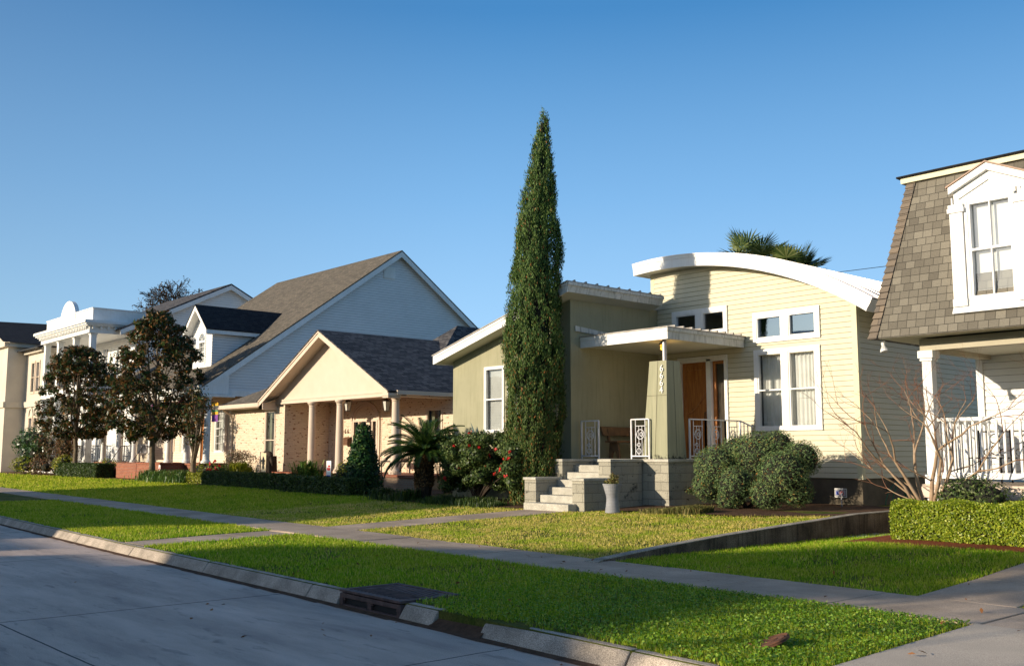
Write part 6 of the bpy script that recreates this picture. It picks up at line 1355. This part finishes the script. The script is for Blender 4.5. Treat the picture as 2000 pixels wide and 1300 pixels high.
for a_, b_, c_, d_ in ((x0, x1, -.365, -.30), (x0, x1, .36, .42), (x0, x0 + .06, -.30, .36), (x1 - .06, x1, -.30, .36)): kb(a_, b_, c_, d_, .186, .196)
for i in range(14):
    xa = x0 + .1 + i * .078
    for s_, c_ in ((1, 0), (-1, 0)):
        ya, yb = (-.24, .03) if s_ > 0 else (.03, .30); xb = min(max(xa + s_ * .12, x0 + .08), x1 - .08)
        m.bar((xa, K(xa) + OY + ya, .189 + DZ), (xa + .13 * s_ if x0 + .08 < xa + .13 * s_ < x1 - .08 else xa, K(xa) + OY + yb, .189 + DZ), .018, .008)
m.build('tread_plate', M['castiron'], sdn)
m = MB(); kb(x0 + .03, x1 - .03, -.325, -.305, -.12, .15); m.build('pit_backing', M['iron'], sdn)  # thin black sheet stands in for the dark depth behind the openings
# tilted rusty lid half sunk in the grass
ld_ = thing('valve_lid', 'rusty round iron lid sticking up tilted out of the clover near the kerb', 'lid', (-4.6, 6.75, .17))
m = MB(); c = Vector((-4.60, 6.78, .195)); nv = (Vector((-.30, -.22, 0)) + Vector((0, 0, .9))).normalized(); u = nv.cross(Vector((0, 0, 1))).normalized(); v = nv.cross(u)
def disc(r, h0, h1): m.hexa([c + nv * h0 + (u * math.cos(t) + v * math.sin(t)) * r for t in np.linspace(0, 6.283, 25)[:-1]], [c + nv * h1 + (u * math.cos(t) + v * math.sin(t)) * r for t in np.linspace(0, 6.283, 25)[:-1]])
disc(.145, 0, .018); disc(.11, .018, .024); m.build('disc', M['rust'], ld_); m = MB(); m.ring(c + nv * .018, u, v, .135, .012, 28); m.ring(c + nv * .024, u, v, .05, .006, 16); m.build('rim', M['rust'], ld_)
# planter
pt = thing('planter', 'hourglass-shaped grey ribbed planter beside the front steps', 'planter', (-14.75, 16.15, .38)); px, py, pzz = -15.0, 16.25, .375
m = MB(); pr2 = [(.155, 0), (.165, .02), (.15, .12), (.135, .24), (.13, .30), (.136, .36), (.165, .46), (.20, .58), (.215, .62), (.205, .63), (.19, .60)]
pp = []
for i in range(60):
    z = .63 * i / 59; r = float(np.interp(z, [p[1] for p in pr2[:9]], [p[0] for p in pr2[:9]])); pp.append((r + .003 * math.sin(z * 200), z))
m.lathe((px, py, pzz), pp + [(.195, .63), (.18, .58)], 28); m.build('pot', M['pot'], pt, smooth=False)
m = MB(); m.lathe((px, py, pzz + .56), [(.18, 0), (.18, .02)], 14); m.build('soil', M['soil'], pt)
C = np.array([(px + RNG.normal(0, .08), py + RNG.normal(0, .06), pzz + .62 + abs(RNG.normal(0, .11))) for i in range(26)]); P, N_ = clumps(C, np.full(26, .06), -26, .9, .2); fol('plant', P, N_, .05, 'drystrap', pt, .35); m = MB()
for q in C[:14]: m.tube([(px, py, pzz + .58), tuple(q + np.array([0, 0, .06]))], .004, 4)
m.build('stems', M['crapetwig'], pt)
# signs
def yardsign(name, label, x, y, z0, w, h, tilt, draw, post='steel', zb=.3):
    t = thing(name, label, 'sign', (x, y, zb)); m = MB(); m.box(x - .012, x + .012, y + .012, y + .03, zb - .1, z0 + h * .5); m.build('stake', M[post], t)
    m = MB(); m.box(x - w / 2, x + w / 2, y - .006, y + .006, z0, z0 + h); p = m.build('panel', M['white'], t, bevel=.004); draw(Face('F', y - .008), x, z0, w, h, p); return t
red = plain('sign_red', (.6, .03, .03), rough=.5, bd=0); blue = plain('sign_blue', (.04, .08, .42), rough=.5, bd=0); M['sred'] = red; M['sblue'] = blue
def d1(F_, x, z, w, h, p):
    m = MB(); F_.box(m, x - w * .46, x + w * .46, z + h * .1, z + h * .9, 0, .003); m.build('border', M['iron'], p); m = MB(); F_.box(m, x - w * .42, x + w * .42, z + h * .16, z + h * .84, .003, .006); m.build('field', plain('sign_pale', (.5, .5, .55), rough=.6, bd=0), p)
    text_obj('lettering', 'PS', h * .62, F_, x + w * .12, z + h * .28, .007, red, p, .003); m = MB(); F_.box(m, x - w * .36, x - w * .14, z + h * .28, z + h * .7, .006, .010); m.build('mark', blue, p)
yardsign('security_sign', 'small white security sign with red letters standing by the dark corner of the yellow house', -12.05, 20.6, .68, .30, .20, 0, d1, zb=.4)
def d2(F_, x, z, w, h, p):
    m = MB(); F_.box(m, x - w * .35, x + w * .35, z + h * .48, z + h * .62, 0, .004); F_.box(m, x - w * .12, x + w * .3, z + h * .66, z + h * .76, 0, .004); m.build('red_print', red, p); m = MB(); F_.box(m, x - w * .38, x + w * .38, z + h * .06, z + h * .22, 0, .004); m.build('blue_print', blue, p)
yardsign('yard_sign', 'narrow white yard sign with red and blue print beside the brick house steps', -29.65, 18.0, .80, .30, .62, 0, d2, zb=.4)
yardsign('yard_sign', 'small white security sign on the red brick base of the grey gabled house', -47.4, 19.4, .70, .22, .42, 0, d2, zb=.4)
fg = thing('garden_flag', 'small cream garden flag with a dark fleur-de-lis on an iron stand', 'flag', (-37.0, 18.2, .4)); gx, gy, gz_ = at(515, 888, Y=18.2)[0], 18.2, 0
zt1, zb1 = at(515, 884, Y=18.2)[2], at(515, 921, Y=18.2)[2]
m = MB(); m.tube([(gx - .26, gy, .3), (gx - .26, gy, zt1 + .04), (gx + .22, gy, zt1 + .04)], .012, 5); m.build('stand', M['iron'], fg)
wavy(Face('F', gy), gx - .2, gx + .2, zb1, zt1, 0, .01, 10, .3).build('cloth', plain('cream_cloth', (.66, .54, .34), rough=.8, bd=0), fg)
m = MB(); F_ = Face('F', gy - .02); zc = (zt1 + zb1) / 2
m.prism([(gx, zc + .24), (gx + .05, zc + .10), (gx + .025, zc - .02), (gx + .045, zc - .2), (gx, zc - .26), (gx - .045, zc - .2), (gx - .025, zc - .02), (gx - .05, zc + .10)], 'y', gy - .03, gy - .02)
for s_ in (-1, 1): m.tube([(gx + s_ * .03, gy - .025, zc - .03), (gx + s_ * .07, gy - .025, zc + .09), (gx + s_ * .13, gy - .025, zc + .08), (gx + s_ * .13, gy - .025, zc + .0)], [.012, .022, .018, .008], 5)
m.box(gx - .10, gx + .10, gy - .032, gy - .018, zc - .06, zc - .02); m.build('fleur_de_lis', M['iron'], fg)
# dark rounded garden ornament, exact kind unclear, beside the rose bush
ax, az0 = at(522, 900, Y=19.3)[0], .45; hs_ = thing('garden_ornament', 'dark rounded garden ornament standing against the sunlit brick wall behind the fleur-de-lis flag', 'garden ornament', (ax, 19.3, .45)); zt2 = at(522, 884, Y=19.3)[2]
m = MB(); m.tube([(ax - .42, 19.3, az0), (ax - .36, 19.3, zt2 - .25), (ax - .12, 19.3, zt2), (ax + .16, 19.3, zt2 - .02), (ax + .36, 19.3, zt2 - .3), (ax + .48, 19.3, zt2 - .5)], [.07, .09, .10, .10, .08, .05], 8); m.build('arch', M['darkbark'], hs_, smooth=True)
m = MB(); m.lathe((ax + .05, 19.35, az0), [(.28, 0), (.34, .4), (.3, zt2 - az0 - .12)], 14); m.build('drum', M['darkbark'], hs_)
# garden hose on the side wall
gh_ = thing('garden_hose', 'green garden hose hung in loops on the side wall of the yellow house', 'hose', (-11.95, 22.9, 1.05)); M['hose'] = plain('green_hose', (.01, .12, .06), rough=.4, bd=0); m = MB()
for k, (w, dp) in enumerate(((.62, .62), (.30, .55), (.45, .60), (.18, .60), (.52, .58))):
    y0 = 22.93 + .02 * k; s_ = -1 if k in (0, 2) else 1; pth = [(-11.96 + .012 * k, y0, 1.03)]
    for t in np.linspace(0, 1, 12)[1:]: pth.append((-11.9 + .03 * k, y0 + s_ * w * math.sin(t * 1.57) + RNG.normal(0, .008), 1.03 - dp * t ** 1.2))
    for t in np.linspace(0, 1, 8)[1:]: pth.append((-11.86 + .03 * k, y0 + s_ * w * (1 - t), 1.03 - dp - .0 - .02 * math.sin(t * 6)))
    m.tube(pth, .013, 6)
m.tube([(-11.9, 22.5, .42), (-11.7, 22.1, .41), (-11.4, 22.4, .40), (-11.2, 23.4, .40)], .013, 6); m.build('hose_loops', M['hose'], gh_, smooth=True); m = MB(); m.tube([(-12.0, 22.95, 1.04), (-11.88, 22.95, 1.06)], .02, 6); m.build('hook', M['iron'], gh_)
# overhead wire
uw = MB(); a = at(1640, 531, Y=60); b = at(1745, 518, Y=60); d = (b - a); uw.tube([tuple(a - d * 4 + np.array([0, 0, 1.5])), tuple(a), tuple(b), tuple(b + d * 3 + np.array([0, 0, 1.2]))], .02, 4); w_ = uw.build('utility_wire', M['iron'], None, origin=tuple(a)); tag(w_, 'thin overhead utility wire crossing the sky behind the curved roof', 'wire')
# a few fallen leaves
n = 90; P = np.c_[RNG.uniform(-14, -3.5, n), RNG.uniform(4.2, 12, n), np.zeros(n)]; P[:, 2] = np.where(P[:, 1] < K(P[:, 0]) - .35, .008, zg(P[:, 0], P[:, 1]) + .045); 
M['fallen'] = leafmat('fallen_leaves', [(0, (.12, .05, .02)), (.6, (.26, .11, .04)), (1, (.40, .16, .04))], .8, .2, 0); tag(quads_obj('fallen_leaves', leaves(P, np.tile([0, 0, 1.], (n, 1)), .06, .45), 4, M['fallen']), kind='stuff')
# ================================================================ GRASS
def grass(name, x0, x1, dens, h, mat, y0f, y1f, mask=None, wf=1.0, lean=.95, clover=False):
    """blades sown over the region in batches; width and number follow the distance"""
    A = (x1 - x0) * 16; n = int(A * dens); X = RNG.uniform(x0, x1, n); Y = RNG.uniform(4.5, 20.5, n)
    ok = (Y > y0f(X)) & (Y < y1f(X))
    if mask is not None: ok &= mask(X, Y)
    X, Y = X[ok], Y[ok]; D = np.hypot(X, Y); keep = RNG.random(len(X)) < np.clip((7.5 / D) ** 1.55, 0, 1); X, Y, D = X[keep], Y[keep], D[keep]
    pat = np.sin(X * 2.1 + 1.3 * np.sin(Y * 1.7)) + np.sin(Y * 2.9 + 1.1 * np.sin(X * 3.3)) + .8 * np.sin(X * 7.3 + Y * 5.1) * np.sin(Y * 8.7 - X * 3.9); keep = RNG.random(len(X)) < np.clip(.78 + .28 * pat, .30, 1); X, Y, D = X[keep], Y[keep], D[keep]
    Z = zg(X, Y); px_, py_, w_ = pix(np.stack([X, Y, Z], 1)[:, :] if False else (np.stack([X, Y, Z], 1)).T.T) if False else (None, None, None)
    P = np.stack([X, Y, Z], 1); v = P - _C; w = v @ _fw; u = 1000 + _f * (v @ _rt) / w; vv = 650 - _f * (v @ _up) / w; ok = (w > 1) & (u > -260) & (u < 2260) & (vv < 1480); P = P[ok]; D = D[ok]; n = len(P)
    hh = h * (.45 + .8 * RNG.random(n)) * (1 + .02 * D); ww = .0042 * wf * np.maximum(D / 7.0, .9) * (.7 + .6 * RNG.random(n)); a = RNG.random(n) * 6.28; b = RNG.random(n) * 6.28; side = np.stack([np.cos(a), np.sin(a), 0 * a], 1) * ww[:, None]; ln = np.stack([np.cos(b), np.sin(b), 0 * b], 1) * (hh * lean * RNG.random(n))[:, None]
    tip = P + ln + np.stack([0 * a, 0 * a, hh], 1); P[:, 2] -= .01
    V = np.stack([P - side, P + side, tip], 1).reshape(-1, 3); o = quads_obj(name, V, 3, M[mat]); return tag(o, kind='stuff')
def nowalk(X, Y): return ~((X > np.interp(Y, [6.4, 9.7, 11, 16.3], [-17.35, -17.85, -17.9, -17.45]) - .0) & (X < np.interp(Y, [6.4, 9.7, 11, 16.3], [-16.35, -16.7, -16.65, -16.15])))
def strip(X, Y): return nowalk(X, Y) & ~((X > -9.70) & (X < -8.43) & (Y < K(X) + .73)) & (X < np.interp(Y, [5.7, 6.3, 8.8, 9.2], [-4.45, -3.9, -3.98, -4.05]))
k0 = lambda x: K(x) + np.where((x > -7.8) & (x < -7.1), -.02, .09); s0 = lambda x: S0(x) + .02; s1 = lambda x: S1(x) - .02
edge = lambda f, a: (lambda x: f(x) + a * .03 * np.sin(x * 9) + a * .03 * np.sin(x * 23))
def bl(name, x0, x1, dens, h, mat, y0f, y1f, mask, wf=1.0): return grass(name, x0, x1, dens, h, mat, y0f, y1f, mask, wf)
bl('lawn_grass', -19, -3.8, 6000, .036, 'grass_green', edge(k0, 1), edge(s0, -1), strip)
bl('lawn_grass', -34, -19, 6000, .034, 'grass_left', edge(k0, 1), edge(s0, -1), nowalk)
bl('lawn_grass', -23.5, -9.76, 6500, .028, 'grass_tan', edge(s1, 1), lambda x: np.interp(x, [-23.5, -17.8, -17.7, -15.7, -15.6, -12.6, -9.7], [16.3, 16.0, 16.05, 16.05, 16.6, 17.0, 18.3]), nowalk)
bl('lawn_grass', -9.58, -4.0, 7000, .036, 'grass_green', edge(s1, 1), lambda x: np.where(x < -8.3, 17.2, np.where(x < -5.14, 13.95, 13.0)), lambda X, Y: (X < -5.14) | (X > -4.1))
bl('lawn_grass', -46, -23.5, 5600, .04, 'grass_left', s1, lambda x: np.interp(x, [-46, -24.5, -23.5], [18.4, 16.7, 16.3]), None)
bl('lawn_grass', -95, -46, 2600, .05, 'grass_left', s1, lambda x: np.interp(x, [-95, -46], [19.4, 18.4]), None, 1.2)
# clover and broad-leaved weeds near the kerb
n = 30000; X = RNG.uniform(-9.5, -3.9, n); Y = RNG.uniform(5.6, 9.1, n); ok = (Y > k0(X)) & (Y < S0(X)) & strip(X, Y) & (RNG.random(n) < np.clip((X + 9.5) / 4, .1, 1)); X, Y = X[ok], Y[ok]
P = np.stack([X, Y, zg(X, Y) + .022 + .03 * RNG.random(len(X))], 1); tag(quads_obj('clover', leaves(P, unit(np.tile([0, 0, 1.], (len(X), 1)) + RNG.normal(0, .35, (len(X), 3))), .024, .85), 4, M['clover']), kind='stuff')
# ================================================================ GROUPS FOR REPEATED THINGS
PL = {'house': 'houses along the street', 'shrub': 'garden shrubs', 'hedge': 'clipped hedges', 'magnolia_tree': 'magnolia trees on the front lawns', 'bench': 'porch benches', 'railing': 'metal porch railings with rings', 'hanging_lantern': 'lanterns of the brick house porch', 'cabbage_palm': 'fan palms behind the curved roof', 'border_plants': 'strap-leaved border plants', 'rosebush': 'rose bushes', 'yard_sign': 'small yard signs', 'unseen_shade_tree': 'unseen trees added across the street to cast shade'}
for o in [o for o in bpy.data.objects if o.parent is None and 'label' in o and 'group' not in o]:
    b = o.name.split('.')[0]
    if b in PL: o['group'] = PL[b]
